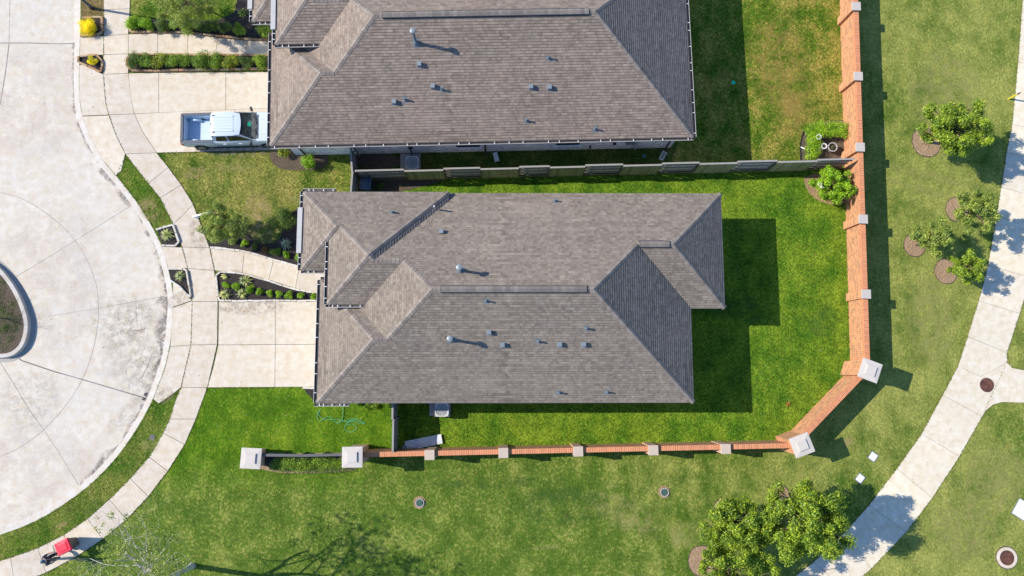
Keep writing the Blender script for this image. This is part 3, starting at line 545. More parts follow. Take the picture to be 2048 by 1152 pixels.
        EV = [((GW, Sy), (E, Sy), Z0), ((GW, Sy), (GW, 4.79), Z0), ((GW, 4.79), (EW, 4.79), Z0), ((EW, SE), (vx, SE), zE), ((EW, SE), (EW, ys), zE), ((-10.95, 5.29), (-10.95, 9.57), ZN), ((-10.95, 5.29), (EW, 5.29), ZN), ((-10.95, 9.57), (-3.08, 9.57), ZN), ((-3.08, 9.57), (-3.08, 9.04), ZN), ((-3.08, N0y), (E+(1.85 if s.wing else 0), N0y), Z0)]
        EV += [((E, Sy), (E, 3.27), Z0), ((E, 3.27), (11.9, 3.27), Z0), ((11.9, 3.27), (11.9, N0y), Z0)] if s.wing else [((E, Sy), (E, N0y), Z0)]
        for a, b2, z in EV: eave(a, b2, z)
        r = roof.build('roof', s.mat, R, local=True); s.r = r
        fm.build('fascia', 'fascia', R, local=True)
        sf = MB(); o = .03
        sf.prism([(GW+o, Sy+o), (E-o, Sy+o)]+([(E-o, 3.27+o), (11.9-o, 3.27+o), (11.9-o, N0y-o)] if s.wing else [(E-o, N0y-o)])+[(EW+o, N0y-o), (EW+o, 4.79-o), (GW+o, 4.79-o)], Z0-.205, Z0-.20, bottom=True)
        sf.prism([(-10.92, 5.32), (EW-.0, 5.32), (EW, 9.54), (-10.92, 9.54)], ZN-.205, ZN-.19, bottom=True); sf.build('soffit', 'soffit', R, local=True)
        # walls, one storey of brick, set back under the eaves
        q = .48; wl = [(GW+.45, Sy+q), (E-q, Sy+q)]+([(E-q, 3.27+q), (11.9-q, 3.27+q), (11.9-q, N0y-q)] if s.wing else [(E-q, N0y-q)])+[(-10.95+q, N0y-q), (-10.95+q, 5.29+q), (EW+q, 5.29+q), (EW+q, 4.79-q), (GW+.45, 4.79-q)]
        wb = MB(); wb.prism(wl, 0, Z0-.205, uvwall=True, cap=False); s.wall = wb.build('wall', s.wm, R, local=True)
        # raised entry drum: wall between the lower roofs and the higher eave
        eb = MB(); eb.prism([(EW+.35, SE+.35), (vx-.1, SE+.35), (vx-.1, ys+.2), (EW+.35, ys+.2)], 2.9, zE-.15, uvwall=True); eb.build('entry_wall', s.wm, R, local=True)
        # hips and ridges
        def cap(a, b2, wd=.27, st=.20):
            a, b2 = Vector(a), Vector(b2); L = (b2-a).length; t = (b2-a).normalized(); side = Vector((-t.y, t.x, 0)).normalized(); n = max(1, int(L/st)); ridge = abs(t.z) < .02; dr = .6*wd/2*(.92 if ridge else .66)
            for i in range(n):
                c0, c1 = a+t*(L*i/n-.01), a+t*(L*(i+1)/n+.01); h0, h1 = .016, .026
                u0, u1 = Vector((0, 0, h0)), Vector((0, 0, h1)); dd = Vector((0, 0, -dr)); wv = side*wd/2
                s.capmb.grid([c0+wv+dd+u0, c0+u0*1.4, c0-wv+dd+u0, c1+wv+dd+u1, c1+u1*1.4, c1-wv+dd+u1, c0+wv+dd-u0, c0-wv+dd-u0, c1+wv+dd-u0, c1-wv+dd-u0], [(0, 1, 4, 3), (1, 2, 5, 4), (0, 3, 8, 6), (2, 7, 9, 5), (3, 4, 5, 9, 8), (0, 6, 7, 2, 1)])
        V = lambda x, y, f: (x, y, f(x, y))
        for a, b2 in [(V(GW, Sy, zS), V(GW+3.28, gy, zS)), (V(GW, 4.79, zGN), V(GW+3.28, gy, zS)), (V(GW+3.28, gy, zS), V(gx2, gy, zS)), (V(gx2, gy, zS), V(wx, Rg, zS)), (V(rx, ry, zN), V(wx, Rg, zN)), (V(wx, Rg, zS), V(axp, Rg, zS)), (V(E, Sy, zS), V(axp, Rg, zS)),
                  (V(EW, SE, zES), V(ax, ay, zES)), (V(ax, ay, zN1), V(m, ny, zN1)), (V(m, ny, zN1), V(nwx, ny, zN1)), (V(-10.95, 5.29, zNS), V(nwx, ny, zNS)), (V(-10.95, 9.57, zN1), V(nwx, ny, zN1)), (V(-3.08, 9.57, zN1), V(ax, ay, zN1)), (V(ex1, ry, zN), V(rx, ry, zN)), (V(ax, ay, zN1), V(ex1, ry, zN))]: cap(a, b2)
        if s.wing:
            wm = (N0y-3.27)/2
            for a, b2 in [((E-wm, 3.27+wm, Z0+p*wm), V(axp, Rg, zN)), ((11.9, 3.27, Z0), (11.9-wm, 3.27+wm, Z0+p*wm)), ((11.9, N0y, Z0), (11.9-wm, 3.27+wm, Z0+p*wm)), ((E-wm, 3.27+wm, Z0+p*wm), (11.9-wm, 3.27+wm, Z0+p*wm))]: cap(a, b2)
        else: cap(V(E, N0y, zN), V(axp, Rg, zN))
        s.capmb.build('ridge_cap', 'cap', r, local=True)
        def vent(x0, x1, y, z):
            g = MB(); L = x1-x0; n = int(L/.21); hw = .15
            for i in range(n):
                a, b2 = x0+L*i/n, x0+L*(i+1)/n+.01; hh = z+.075+.004*(i % 2)
                g.grid([(a, y-hw, hh-.075), (b2, y-hw, hh-.075), (b2, y, hh), (a, y, hh), (a, y+hw, hh-.075), (b2, y+hw, hh-.075)], [(0, 1, 2, 3), (3, 2, 5, 4)])
            vo = g.build('ridge_vent', 'capdark', r, local=True); f2 = MB(); f2.box((x0+x1)/2, y, z-.16, z+.004, L+.05, .36); f2.build('vent_base', 'felt', r, local=True)
        s.zr = zS(0, Rg); vent(wx+.45, axp-.35, Rg, s.zr+.02)
        if s.wing: vent(E-wm+.12, 11.9-wm-.22, 3.27+wm, Z0+p*wm+.02)
        s.rz = lambda x, y: max(min(Z0+p*min(y-Sy, N0y-y), Z0+p*(x-EW) if x > EW else 9), zN1(x, y) if x < ax+ (y-ay) and x < -3.1 else 0)
        s.ys, s.vx = ys, vx
    def gutter(s, a, b2, z, side, hang=.62, lip='guttw', clip=True):
        "open gutter hung on an eave; side = outward unit vector"
        a, b2 = Vector(a), Vector(b2); t = (b2-a).normalized(); o = Vector(side); w = .135; g = MB(); l = MB()
        A, B = Vector((a.x, a.y, z-.03)), Vector((b2.x, b2.y, z-.03)); O = Vector((o.x, o.y, 0)); dz = Vector((0, 0, .12))
        g.obox(A+O*.04, B+O*.04, .012, .10); g.obox(A+O*(w/2+.035)-dz*.45, B+O*(w/2+.035)-dz*.45, w, .012)
        for c in (A, B): g.obox(c+O*.035-dz*.2, c+O*(w+.035)-dz*.2, .012, .1)
        g.obox(A+O*(w+.035)-dz*.18, B+O*(w+.035)-dz*.18, .02, .085)
        go = g.build('gutter', 'gutter', s.root, local=True); l.obox(A+O*(w+.04)+dz*.25, B+O*(w+.04)+dz*.25, .022, .012); l.build('gutter_lip', lip, go, local=True)
        L = (b2-a).length; n = max(1, round(L/hang)); h = MB(); c = A+O*.02; h.obox((o.x*.02, o.y*.02, 0), (o.x*(w+.012), o.y*(w+.012), 0), .032, .012); ho = None
        for i in range(n):
            q = A+t.to_3d()*(L*(i+.5+.25*math.sin(i*2.3+L))/n)+O*.02+dz*.36
            if ho is None: ho = h.build('hanger', 'white', go, local=True); ho.location = q
            else: c2 = ho.copy(); COL.objects.link(c2); c2.location = q
        return go
    def onroof(s, u, v):
        z = 5.0
        for _ in range(12): g = G(u, v, z); x, y = s.loc(g); z = s.rz(x, y)
        return x, y, z
    def fit(s, kind, u, v):
        x, y, z = s.onroof(u, v); dy = -1 if y < 3.9 else 1; m = MB()
        k = P_*-dy  # dz/dy
        def flash(r, mat='metal'): m.grid([(x-r, y-r, z-k*r+.012), (x+r, y-r, z-k*r+.012), (x+r, y+r, z+k*r+.012), (x-r, y+r, z+k*r+.012)], [(0, 1, 2, 3)])
        if kind == 'box':
            q = .105; top = z+.28; m.grid([(x-q, y-q, z-k*q-.02), (x+q, y-q, z-k*q-.02), (x+q, y+q, z+k*q-.02), (x-q, y+q, z+k*q-.02), (x-q, y-q, z-k*q*.5+.22), (x+q, y-q, z-k*q*.5+.22), (x+q, y+q, z+k*q*.5+.22), (x-q, y+q, z+k*q*.5+.22)], [(4, 5, 6, 7), (0, 1, 5, 4), (1, 2, 6, 5), (2, 3, 7, 6), (3, 0, 4, 7)]); flash(.15); m.build('box_vent', 'metal', s.root, local=True)
        elif kind == 'pipe': flash(.15); m.tube([(x, y, z-.05), (x, y, z+.32)], .045, 10); m.tube([(x, y, z-.05), (x, y, z+.09)], .075, 10); m.build('vent_pipe', 'metaldark', s.root, local=True, smooth=False)
        elif kind == 'wpipe': m.tube([(x, y, z-.2), (x, y, z+.5)], .05, 10); m.build('vent_pipe', 'pipe', s.root, local=True)
        elif kind == 'flue' or kind == 'tall':
            h = 1.0 if kind == 'flue' else 1.25; flash(.2); m.tube([(x, y, z-.1), (x, y, z+.2), (x, y, z+.201), (x, y, z+h)], [.17, .11, .075, .075], 14); f = m.build('flue', 'metaldark', s.root, local=True)
            c = MB(); c.tube([(x, y, z+h), (x, y, z+h+.02), (x, y, z+h+.14), (x, y, z+h+.17)], [.1, .15, .15, .06], 14); c.build('flue_cap', 'metal', f, local=True)
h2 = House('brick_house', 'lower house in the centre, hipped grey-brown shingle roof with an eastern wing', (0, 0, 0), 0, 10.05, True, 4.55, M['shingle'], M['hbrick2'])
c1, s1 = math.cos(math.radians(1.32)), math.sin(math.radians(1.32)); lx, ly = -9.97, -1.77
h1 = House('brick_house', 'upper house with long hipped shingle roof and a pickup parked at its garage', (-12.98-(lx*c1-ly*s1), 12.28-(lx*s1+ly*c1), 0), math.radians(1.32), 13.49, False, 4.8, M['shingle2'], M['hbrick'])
for k, u, v in [('flue', 921, 541), ('flue', 903, 679), ('box', 883, 464), ('box', 978, 665), ('box', 1005, 690), ('box', 1119, 689), ('box', 1167, 689), ('pipe', 785, 425), ('pipe', 972, 602), ('pipe', 1110, 402), ('pipe', 1076, 683), ('pipe', 1172, 657), ('pipe', 1117, 785), ('pipe', 1213, 784)]: h2.fit(k, u, v)
m = MB(); m.tube([(-3.75, 8.55, 4.2), (-3.75, 8.55, 4.75)], .045, 10); m.build('vent_pipe', 'pipe', h2.root, local=True)
for k, u, v in [('tall', 832, 86), ('box', 839, 130), ('box', 866, 174), ('box', 789, 205), ('box', 1062, 175), ('box', 1099, 176), ('pipe', 884, 180), ('pipe', 810, 200), ('pipe', 1097, 117), ('pipe', 1053, 242), ('pipe', 1190, 259), ('flue', 952, -8)]: h1.fit(k, u, v)
# gutters, lower house
h2.gutter((-9.97, -1.77), (-9.97, 4.79), Z0, (-1, 0), .95); h2.gutter((-10.1, -1.77), (-8.25, -1.77), Z0, (0, -1), .4); h2.gutter((-9.27, 3.38), (-9.27, h2.ys), 4.55, (-1, 0)); h2.gutter((-9.35, 3.38), (h2.vx-.1, 3.38), 4.55, (0, -1), .45)
h2.gutter((-10.95, 8.7), (-10.95, 9.6), ZN, (-1, 0), .4); h2.gutter((-10.95, 5.29), (-10.95, 6.2), ZN, (-1, 0), .45); h2.gutter((-10.95, 5.29), (-9.4, 5.29), ZN, (0, -1), .6); h2.gutter((-11.0, 9.57), (-9.2, 9.57), ZN, (0, 1), .45)
h2.gutter((-9.97, 4.79), (-9.4, 4.79), Z0, (0, 1), .5)
for hh, ya, yb, xw in ((h2, 6.2, 8.7, -10.95), (h1, 6.0, 9.2, -10.95), (h1, 4.2, h1.ys, -9.27)):
    z = ZN if xw < -10 else hh.zE; m = MB(); m.box(xw-.13, (ya+yb)/2, z-.15, z+.10, .26, yb-ya); m.build('parapet', 'guttw', hh.root, local=True); m = MB(); m.box(xw+.06, (ya+yb)/2, z-.1, z+.055, .10, yb-ya); m.build('parapet_shade', 'gutter', hh.root, local=True)  # dark strip stands in for the parapet's shadow on the roof
h1.gutter((-9.97, -1.77), (13.49, -1.77), Z0, (0, -1), .98); h1.gutter((-9.97, -1.77), (-9.97, 4.79), Z0, (-1, 0), .85); h1.gutter((13.49, -1.77), (13.49, 9.59), Z0, (1, 0), .8, lip='guttw'); h1.gutter((-9.3, 3.38), (h1.vx-.1, 3.38), 4.8, (0, -1), .6); h1.gutter((-9.27, 3.38), (-9.27, 4.2), 4.8, (-1, 0), .4)
h1.gutter((-10.95, 5.29), (-9.3, 5.29), ZN, (0, -1), .6); h1.gutter((-10.95, 5.29), (-10.95, 6.2), ZN, (-1, 0), .45); h1.gutter((-9.97, 4.79), (-9.35, 4.79), Z0, (0, 1), .5)
# things fixed to the long wall of the upper house (y local -1.29)
WY = -1.29
def onwall(hh, u, z):
    "local x on the south wall seen at column u"
    for v in range(270, 320):
        g = G(u, v, z); x, y = hh.loc(g)
        if y <= WY: return x
    return x
for u in (935, 1137): 
    x = onwall(h1, u, 1.7); m = MB(); m.box(x, WY-.02, 1.0, 2.2, 1.5, .05); wo = m.build('window', 'white', h1.root, local=True); m = MB(); m.box(x, WY-.035, 1.06, 2.14, 1.38, .05); m.build('pane', 'sideglass', wo, local=True); m = MB(); m.box(x, WY-.05, .93, 1.0, 1.6, .12); m.build('sill', 'hbrick', wo, local=True)
for x in (onwall(h1, 970, 1.5), 12.7, -8.9):
    m = MB(); m.tube([(x, -1.85, Z0-.12), (x, WY-.07, 2.9), (x, WY-.07, .25), (x, WY-.3, .12)], .045, 8); m.build('downspout', 'black', h1.root, local=True)
for u, a in ((1229, .12), (1240, .2), (1252, .12)): pass
for u, z, lxx, hz, mt in ((1240, 1.5, .42, .5, 'white'), (1262, 1.5, .5, .6, 'metal'), (1275, 1.3, .16, .3, 'ac'), (1229, 1.3, .16, .22, 'black'), (1180, .7, .1, .15, 'black'), (1272, .5, .08, .5, 'ac')):
    x = onwall(h1, u, z); m = MB(); m.box(x, WY-.09, z-hz/2, z+hz/2, lxx, .17); m.build('meter_box', mt, h1.root, local=True, bevel=.01)
m = MB(); x = onwall(h1, 822, .8); m.tube([(x, WY-.05, 1.35), (x, WY-.12, 1.3), (x+.02, WY-.22, .5), (x-.08, WY-.45, .3)], .045, 8); m.box(x+.03, WY-.1, 1.25, 1.4, .22, .12); m.build('refrigerant_line', 'black', h1.root, local=True)
for hh in (h1, h2):     # garage door and front door, in the west walls
    m = MB(); m.box(-9.97+.43, 1.5, .02, 2.3, .06, 4.9); gd = m.build('garage_door', 'white', hh.root, local=True); m = MB()
    for k in range(1, 4): m.box(-9.97+.395, 1.5, .02+k*.57, .05+k*.57, .012, 4.9)
    m.build('panel_line', 'guttw', gd, local=True); m = MB(); m.box(-10.95+.47, 7.4, .9, 2.4, .06, 1.8); wd = m.build('window', 'white', hh.root, local=True); m = MB(); m.box(-10.95+.45, 7.4, .97, 2.33, .06, 1.66); m.build('pane', 'sideglass', wd, local=True)
for x, y, lx_, ly_ in ((9.58, 1, .06, 1.8), (11.42, 6, .06, 1.8)):
    m = MB(); m.box(x, y, .9, 2.3, lx_, ly_); wd = m.build('window', 'white', h2.root, local=True); m = MB(); m.box(x+.02, y, .97, 2.23, lx_, ly_-.14); m.build('pane', 'sideglass', wd, local=True)
for x in (-6.0, -1, 4.5):
    m = MB(); m.box(x, -1.31, 1, 2.2, 1.3, .06); wd = m.build('window', 'white', h2.root, local=True); m = MB(); m.box(x, -1.33, 1.07, 2.13, 1.18, .06); m.build('pane', 'sideglass', wd, local=True)
# ------------------------------------------------------------------ brick perimeter wall
def wallrun(name, label, A, B, th, zt, mode_side):
    A, B = Vector(A), Vector(B); t = (B-A).normalized(); n = Vector((-t.y, t.x))*th/2; root = thing(name, label, 'wall', (A.x, A.y, 0), 'runs of the orange brick boundary wall')
    m = MB(); q = [A+n, B+n, B-n, A-n]; m.prism([(p.x, p.y) for p in q], -.05, zt-.20, uvwall=True, cap=False); m.build('wall_face', 'brick', root)
    m = MB(); n2 = n*1.12; q = [A+n2, B+n2, B-n2, A-n2]; L = (B-A).length; z0_, z1_ = zt-.20, zt
    V3 = lambda p, z: (p.x, p.y, z); m.face([V3(q[3], z1_), V3(q[2], z1_), V3(q[1], z1_), V3(q[0], z1_)], [(.1, 0), (.1, L), (.4, L), (.4, 0)])
    for (p0, p1) in ((q[1], q[0]), (q[3], q[2])): m.face([V3(p0, z0_), V3(p1, z0_), V3(p1, z1_), V3(p0, z1_)], [(.1, 0), (.1, L), (.3, L), (.3, 0)])
    for (p0, p1) in ((q[2], q[1]), (q[0], q[3])): m.face([V3(p0, z0_), V3(p1, z0_), V3(p1, z1_), V3(p0, z1_)], [(.1, 0), (.1, .27), (.3, .27), (.3, 0)])
    m.build('coping', 'soldier', root); return root
def bpillar(root, p, rot, wd, zt, cw, ch, mat='brick', cmat='greycap', name='pillar'):
    m = MB(); m.box(p[0], p[1], -.05, zt-ch, wd, wd, rot, uvwall=True); a = m.build(name, mat, root)
    m = MB(); m.box(p[0], p[1], zt-ch, zt, cw, cw, rot); c = m.build('stone_cap', cmat, a if name == 'pillar' else root, bevel=.008); return a, c
ER = math.radians(91.0)
we = wallrun('brick_wall', 'long orange brick wall running up the right side of both back yards', (20.31, .05), (20.98, 24.5), .24, 1.76, 1)
we2 = we
for u, v in ((1713, 12), (1717, 152), (1721, 294), (1727, 438), (1733, 588)): p = G(u, v, 1.92); bpillar(we, (p.x, p.y), -math.radians(1.4), .47, 1.92, .52, .07)
bpillar(we, (21.0, 25.7), -math.radians(1.4), .47, 1.92, .52, .07)
wd_ = wallrun('brick_wall', 'short diagonal run of orange brick wall between the two big corner pillars', (16.25, -4.0), (20.0, -.35), .24, 1.76, 1)
ws_ = wallrun('brick_wall', 'orange brick wall along the bottom of the lower back yard', (-7.75, -4.66), (15.75, -4.22), .24, 1.76, 1)
for u, v in ((859, 910), (1006.7, 906), (1156.5, 903), (1307, 900.5), (1452, 898)): p = G(u, v, 1.92); bpillar(ws_, (p.x, p.y), math.radians(1.1), .50, 1.92, .54, .07, 'pier', 'tancap')
def bigpillar(label, u, v, rot, mat, size=1.10, dz=0):
    p = G(u, v, 2.45-dz); root = thing('capped_pillar', label, 'pillar', (p.x, p.y, 0), 'big square pillars with stepped pale stone caps'); m = MB(); m.box(p.x, p.y, -.05, 2.28-dz, size-.26, size-.26, rot, uvwall=True); m.build('shaft', mat, root)
    m = MB(); m.box(p.x, p.y, 2.28-dz, 2.34-dz, size-.12, size-.12, rot); c = m.build('stone_cap', 'stonecap', root); m = MB(); a = size/2; ca, sa = math.cos(rot), math.sin(rot); vs = []
    for q, z in ((a, 2.34-dz), (a, 2.40-dz), (a*.5, 2.435-dz)):
        for x, y in ((-q, -q), (q, -q), (q, q), (-q, q)): vs.append((p.x+x*ca-y*sa, p.y+x*sa+y*ca, z))
    m.grid(vs, [(3, 2, 1, 0), (8, 9, 10, 11)]+[(4*j+k, 4*j+(k+1) % 4, 4*j+4+(k+1) % 4, 4*j+4+k) for j in range(2) for k in range(4)]); m.build('cap_slab', 'stonecap', c); m = MB(); m.box(p.x, p.y, 2.42-dz, 2.50-dz, a*.96, a*.96, rot); m.build('cap_block', 'stonecap', c, bevel=.004)
bigpillar('big stone capped pillar at the outer corner between the long wall and the diagonal wall', 1741.5, 741, -math.radians(21), 'brick'); bigpillar('big stone capped pillar where the diagonal wall meets the bottom wall', 1605, 890.5, math.radians(20), 'brick')
bigpillar('stone capped pillar at the free left end of the planted bed on the lawn', 501, 917, -math.radians(3), 'pier', 1.13, 1.3); bigpillar('stone capped pillar between the planted bed and the bottom brick wall', 704, 914.5, math.radians(1), 'pier')
# low dark rail between the two left pillars
rr = thing('low_rail', 'low dark grey metal rail between two stone capped pillars behind the hedge bed', 'rail', (-11, -4.4, 0)); m = MB(); a = G(520, 910, .9); b2 = G(690, 909, .9); mid = G(606, 911, .9)
m.obox((a.x, a.y, .9), (mid.x, mid.y, .92), .15, .08); m.obox((mid.x, mid.y, .92), (b2.x, b2.y, .9), .15, .08); m.build('rail', 'asphaltgrey', rr, bevel=.01); m = MB()
for k in range(5): q = a.lerp(b2, .02+.24*k); m.box(q.x, q.y, 0, .88, .1, .1)
m.build('post', 'black', rr)
# ------------------------------------------------------------------ wooden fences
def fpanel(A, B, side, mat, root, h=1.83, name='panel'):
    "picket panel; pickets on the given side of the rail line"
    A, B = Vector(A), Vector(B); t = (B-A).normalized(); n = Vector((-t.y, t.x))*side; L = (B-A).length; m = MB(); k = 0; x = 0
    while x < L-.02:
        w_ = min(.14, L-x); c = A+t*(x+w_/2)+n*(.075+.004*(k % 2)); hh = h+random.uniform(-.012, .012)
        i0 = len(m.f); m.box(c.x, c.y, .02, hh, w_-.008, .018, math.atan2(t.y, t.x), uvwall=True); k += 1; x += .14
        for f in range(i0, len(m.f)): m.uv[f] = [(u+k*.14 if f == i0 or f == i0+2 else k*.14+.05, v) for u, v in m.uv[f]]
    m.build(name, mat, root)
    m = MB()
    for z in (.35, .95, 1.55): c0, c1 = A+n*.02, B+n*.02; m.obox((c0.x, c0.y, z), (c1.x, c1.y, z), .045, .09)
    m.build('rail', 'tanwood' if mat in ('tanwood', 'algae') else 'greywood', root); m = MB(); c0, c1 = A-n*.0, B; c0, c1 = A+n*.04, B+n*.04; m.obox((c0.x, c0.y, h+.015), (c1.x, c1.y, h+.015), .10, .03); m.build('top_cap', 'sunlitwood', root)
fr = thing('wooden_fence', 'long weathered wooden fence of alternating panels between the two houses', 'fence', (-8.7, 11.2, 0)); LN = lambda x: 11.25+(x+8.6)*.0262
XS = [-8.6, -5.78]+[G(u, 337, 1.83).x for u in (887, 961, 1038.5, 1100, 1171, 1247, 1325, 1400, 1476, 1556, 1636)]+[20.25]
for i in range(len(XS)-1):
    a, b2 = XS[i], XS[i+1]; sd = -1 if i % 2 == 1 else 1
    fpanel((a, LN(a)), (b2-.02, LN(b2)), sd, 'algae' if sd < 0 else 'tanwood', fr)
    if sd > 0:
        m = MB(); m.obox((a, LN(a)-.05, .15), (b2, LN(b2)-.05, .15), .03, .25); m.build('kickboard', 'algae', fr)
    m = MB(); m.box(a, LN(a), 0, 1.78, .09, .09); m.build('post', 'wood', fr)
f2 = thing('wooden_gate_fence', 'short grey wooden fence closing the gap left of the two side yards', 'fence', (-8.75, 11.2, 0)); fpanel((-8.78, 9.75), (-8.70, 11.2), 1, 'greywood', f2); fpanel((-8.72, 11.22), (-8.86, 12.75), 1, 'greywood', f2, name='gate')
for y in (9.8, 11.2, 12.7): m = MB(); m.box(-8.72, y, 0, 1.85, .1, .1); m.build('post', 'greywood', f2)
f3 = thing('side_gate', 'grey wooden side gate fence from the lower house down to the brick wall', 'fence', (-6.35, -3, 0))
xa = G(786, 850, 1.83).x
fpanel((xa, -2.75), (xa, -1.3), 1, 'greywood', f3); fpanel((xa+.05, -4.5), (xa+.05, -2.8), 1, 'greywood', f3, name='gate')
for y in (-4.45, -2.78, -1.4): m = MB(); m.box(xa+.02, y, 0, 1.87, .11, .11); m.build('post', 'greywood', f3)
# ------------------------------------------------------------------ foliage
def leaves_mesh(name, mat, parent, C, R, per, size, asp=.55, up=.45, shell=.45, droop=0):
    per = int(per*2.4); size = size*.63
    "C clump centres (k,3), R clump radii (k,3) or (k,), per leaves each; every leaf is a small folded quad"
    C = np.array(C, float); R = np.array(R, float); k = len(C)
    if R.ndim == 1: R = np.stack([R, R, R*.8], 1)
    n = k*per; ci = np.repeat(np.arange(k), per); dv = RNG.normal(size=(n, 3)); dv /= np.linalg.norm(dv, axis=1)[:, None]
    rad = RNG.uniform(shell, 1.08, n)[:, None]*(1-.25*(RNG.random(n)[:, None] < .3)); P = C[ci]+dv*rad*R[ci]
    P[:, 2] = np.maximum(P[:, 2], .04)
    nr = dv*.8+RNG.normal(size=(n, 3))*.6+np.array([0, 0, up]); nr /= np.linalg.norm(nr, axis=1)[:, None]
    a = np.cross(nr, RNG.normal(size=(n, 3))); a /= np.linalg.norm(a, axis=1)[:, None]; b_ = np.cross(nr, a); sz = size*RNG.uniform(.65, 1.35, n)[:, None]
    V = np.empty((n, 4, 3)); V[:, 0] = P-a*sz/2; V[:, 1] = P-b_*sz*asp/2+nr*sz*.08; V[:, 2] = P+a*sz/2; V[:, 3] = P+b_*sz*asp/2+nr*sz*.08
    off = np.array(WLOC[parent.name]) if parent is not None else np.zeros(3); V = V.reshape(-1, 3)-off
    me = bpy.data.meshes.new(name); me.vertices.add(4*n); me.vertices.foreach_set('co', V.ravel()); me.loops.add(4*n); me.loops.foreach_set('vertex_index', np.arange(4*n, dtype=np.int32)); me.polygons.add(n); me.polygons.foreach_set('loop_start', np.arange(0, 4*n, 4, dtype=np.int32)); me.polygons.foreach_set('loop_total', np.full(n, 4, dtype=np.int32)); me.update(calc_edges=True); me.validate()
    me.materials.append(M[mat]); o = bpy.data.objects.new(name, me); COL.objects.link(o)
    if parent is not None: o.parent = parent
    WLOC[o.name] = Vector(off); return o
def clumps(c, rx, ry, rz, k, r0, r1, shell=.45):
    C, R = [], []
    while len(C) < k:
        v = RNG.normal(size=3); v /= np.linalg.norm(v); q = RNG.uniform(shell, 1)**.8; p = np.array(c)+v*q*np.array([rx, ry, rz])
        C.append(p); R.append(RNG.uniform(r0, r1))
    return C, R
def limb(mb, a, b2, r0, r1, wob=.1, n=5, sides=6):
    a, b2 = Vector(a), Vector(b2); L = (b2-a).length; P = []
    for i in range(n+1):
        t = i/n; p = a.lerp(b2, t)+Vector((random.gauss(0, 1), random.gauss(0, 1), random.gauss(0, .6)))*wob*L*math.sin(math.pi*t)*.5; p.z += .06*L*math.sin(math.pi*t); P.append(p)
    mb.tube(P, [r0+(r1-r0)*i/n for i in range(n+1)], sides); return P
def tree(label, base, crown_px, hc, rx, ry, rz, mat, k, per, size, tr=.07, cat='tree', name='young_tree', group='young shade trees on the common lawn', bark='trunk', r0=.32, r1=.55, cxy=None):
    b0 = G(*base); c = G(*crown_px, hc) if cxy is None else Vector((*cxy, hc)); root = thing(name, label, cat, (b0.x, b0.y, 0), group); tm = MB()
    bot = Vector((b0.x*.5+c.x*.5, b0.y*.5+c.y*.5, max(.5, hc-rz*.8)))
    tm.tube([(b0.x, b0.y, -.02), (b0.x, b0.y, .15), b0.lerp(bot, .6)+Vector((.04, .03, 0)), bot, c], [tr*1.5, tr*1.05, tr*.9, tr*.8, tr*.4], 9)
    C, R = clumps((c.x, c.y, c.z), rx-r0*.3, ry-r0*.3, rz-r0*.4, int(k*1.6), r0*.75, r1*.85, .35); per = int(per*.78)
    for q in C[::2]: limb(tm, bot.lerp(c, random.uniform(0, .6)), q, tr*.45, .016, .15, 4, 5)
    tm.build('trunk', bark, root, smooth=True); leaves_mesh('crown', mat, root, C, R, per, size)
    return root
def ring_bed(px, r, label, ex=1.1):
    c = G(*px); m = MB(); n = 30; m.prism([(c.x+r*math.cos(2*math.pi*k/n)*(1+.03*math.sin(3*k)), c.y+ex*r*math.sin(2*math.pi*k/n)*(1+.02*math.cos(5*k))) for k in range(n)], -.02, .035); struct(m.build('bark_ring', 'bark'))
    m = MB(); m.prism([(c.x+(r+.05)*math.cos(2*math.pi*k/n)*(1+.03*math.sin(3*k)), c.y+ex*(r+.05)*math.sin(2*math.pi*k/n)*(1+.02*math.cos(5*k))) for k in range(n)], -.02, .012); struct(m.build('bark_ring_edge', 'dirt'))
for px, r in (((1853, 283), .86), ((1914, 419), .66), ((1829, 490), .62), ((1892, 543), .66), ((1560, 993), .55), ((1404, 1122), .75), ((1447, 1020), .55)): ring_bed(px, r, '')
tree('large round green tree above the rest on the right lawn, bark ring on its left', (1856, 284), (1914, 254), 3.1, 2.15, 1.75, 1.5, 'leafTree', 52, 170, .17, .09, r0=.3, r1=.5)
tree('open leafy tree overhanging the path edge, topmost of the three small right lawn trees', (1918, 420), (1952, 424), 2.5, 1.45, 1.4, 1.25, 'leafPale', 30, 130, .16, .05, r0=.22, r1=.4)
tree('small pale tree with its big bark ring to the left, nearest the brick wall', (1832, 490), (1868, 474), 2.3, 1.25, 1.15, 1.1, 'leafPale', 28, 130, .15, .05, r0=.22, r1=.36)
tree('smallest bright green tree below the others on the right lawn, beside the path', (1895, 541), (1933, 535), 2.1, 1.0, .95, .95, 'leafTree', 22, 120, .15, .045, r0=.2, r1=.34)
tree('big dense tree at the bottom shading the path, right of the cluster', (1562, 995), (1612, 1048), 4.3, 2.35, 2.35, 1.8, 'leafTree', 66, 190, .18, .1, r0=.32, r1=.55)
tree('darker tree left in the bottom cluster, above the other left one', (1450, 1022), (1472, 1052), 3.5, 2.0, 1.55, 1.5, 'leafTree', 46, 170, .17, .08, r0=.3, r1=.5)
tree('tree at the bottom edge of the cluster with its bark ring on the left', (1408, 1122), (1468, 1138), 3.5, 2.25, 1.6, 1.6, 'leafTree', 46, 170, .17, .08, r0=.3, r1=.5)
tree('airy pale green tree in the front yard of the lower house', (470, 452), (446, 447), 1.9, 1.35, 1.35, .95, 'leafPale', 34, 170, .11, .05, name='front_yard_tree', group='front yard trees', r0=.25, r1=.42)
tree('airy pale green tree in the front yard of the upper house', (388, 12), (365, 2), 2.4, 1.9, 2.0, 1.2, 'leafPale', 44, 170, .11, .05, name='front_yard_tree', group='front yard trees', r0=.28, r1=.45)
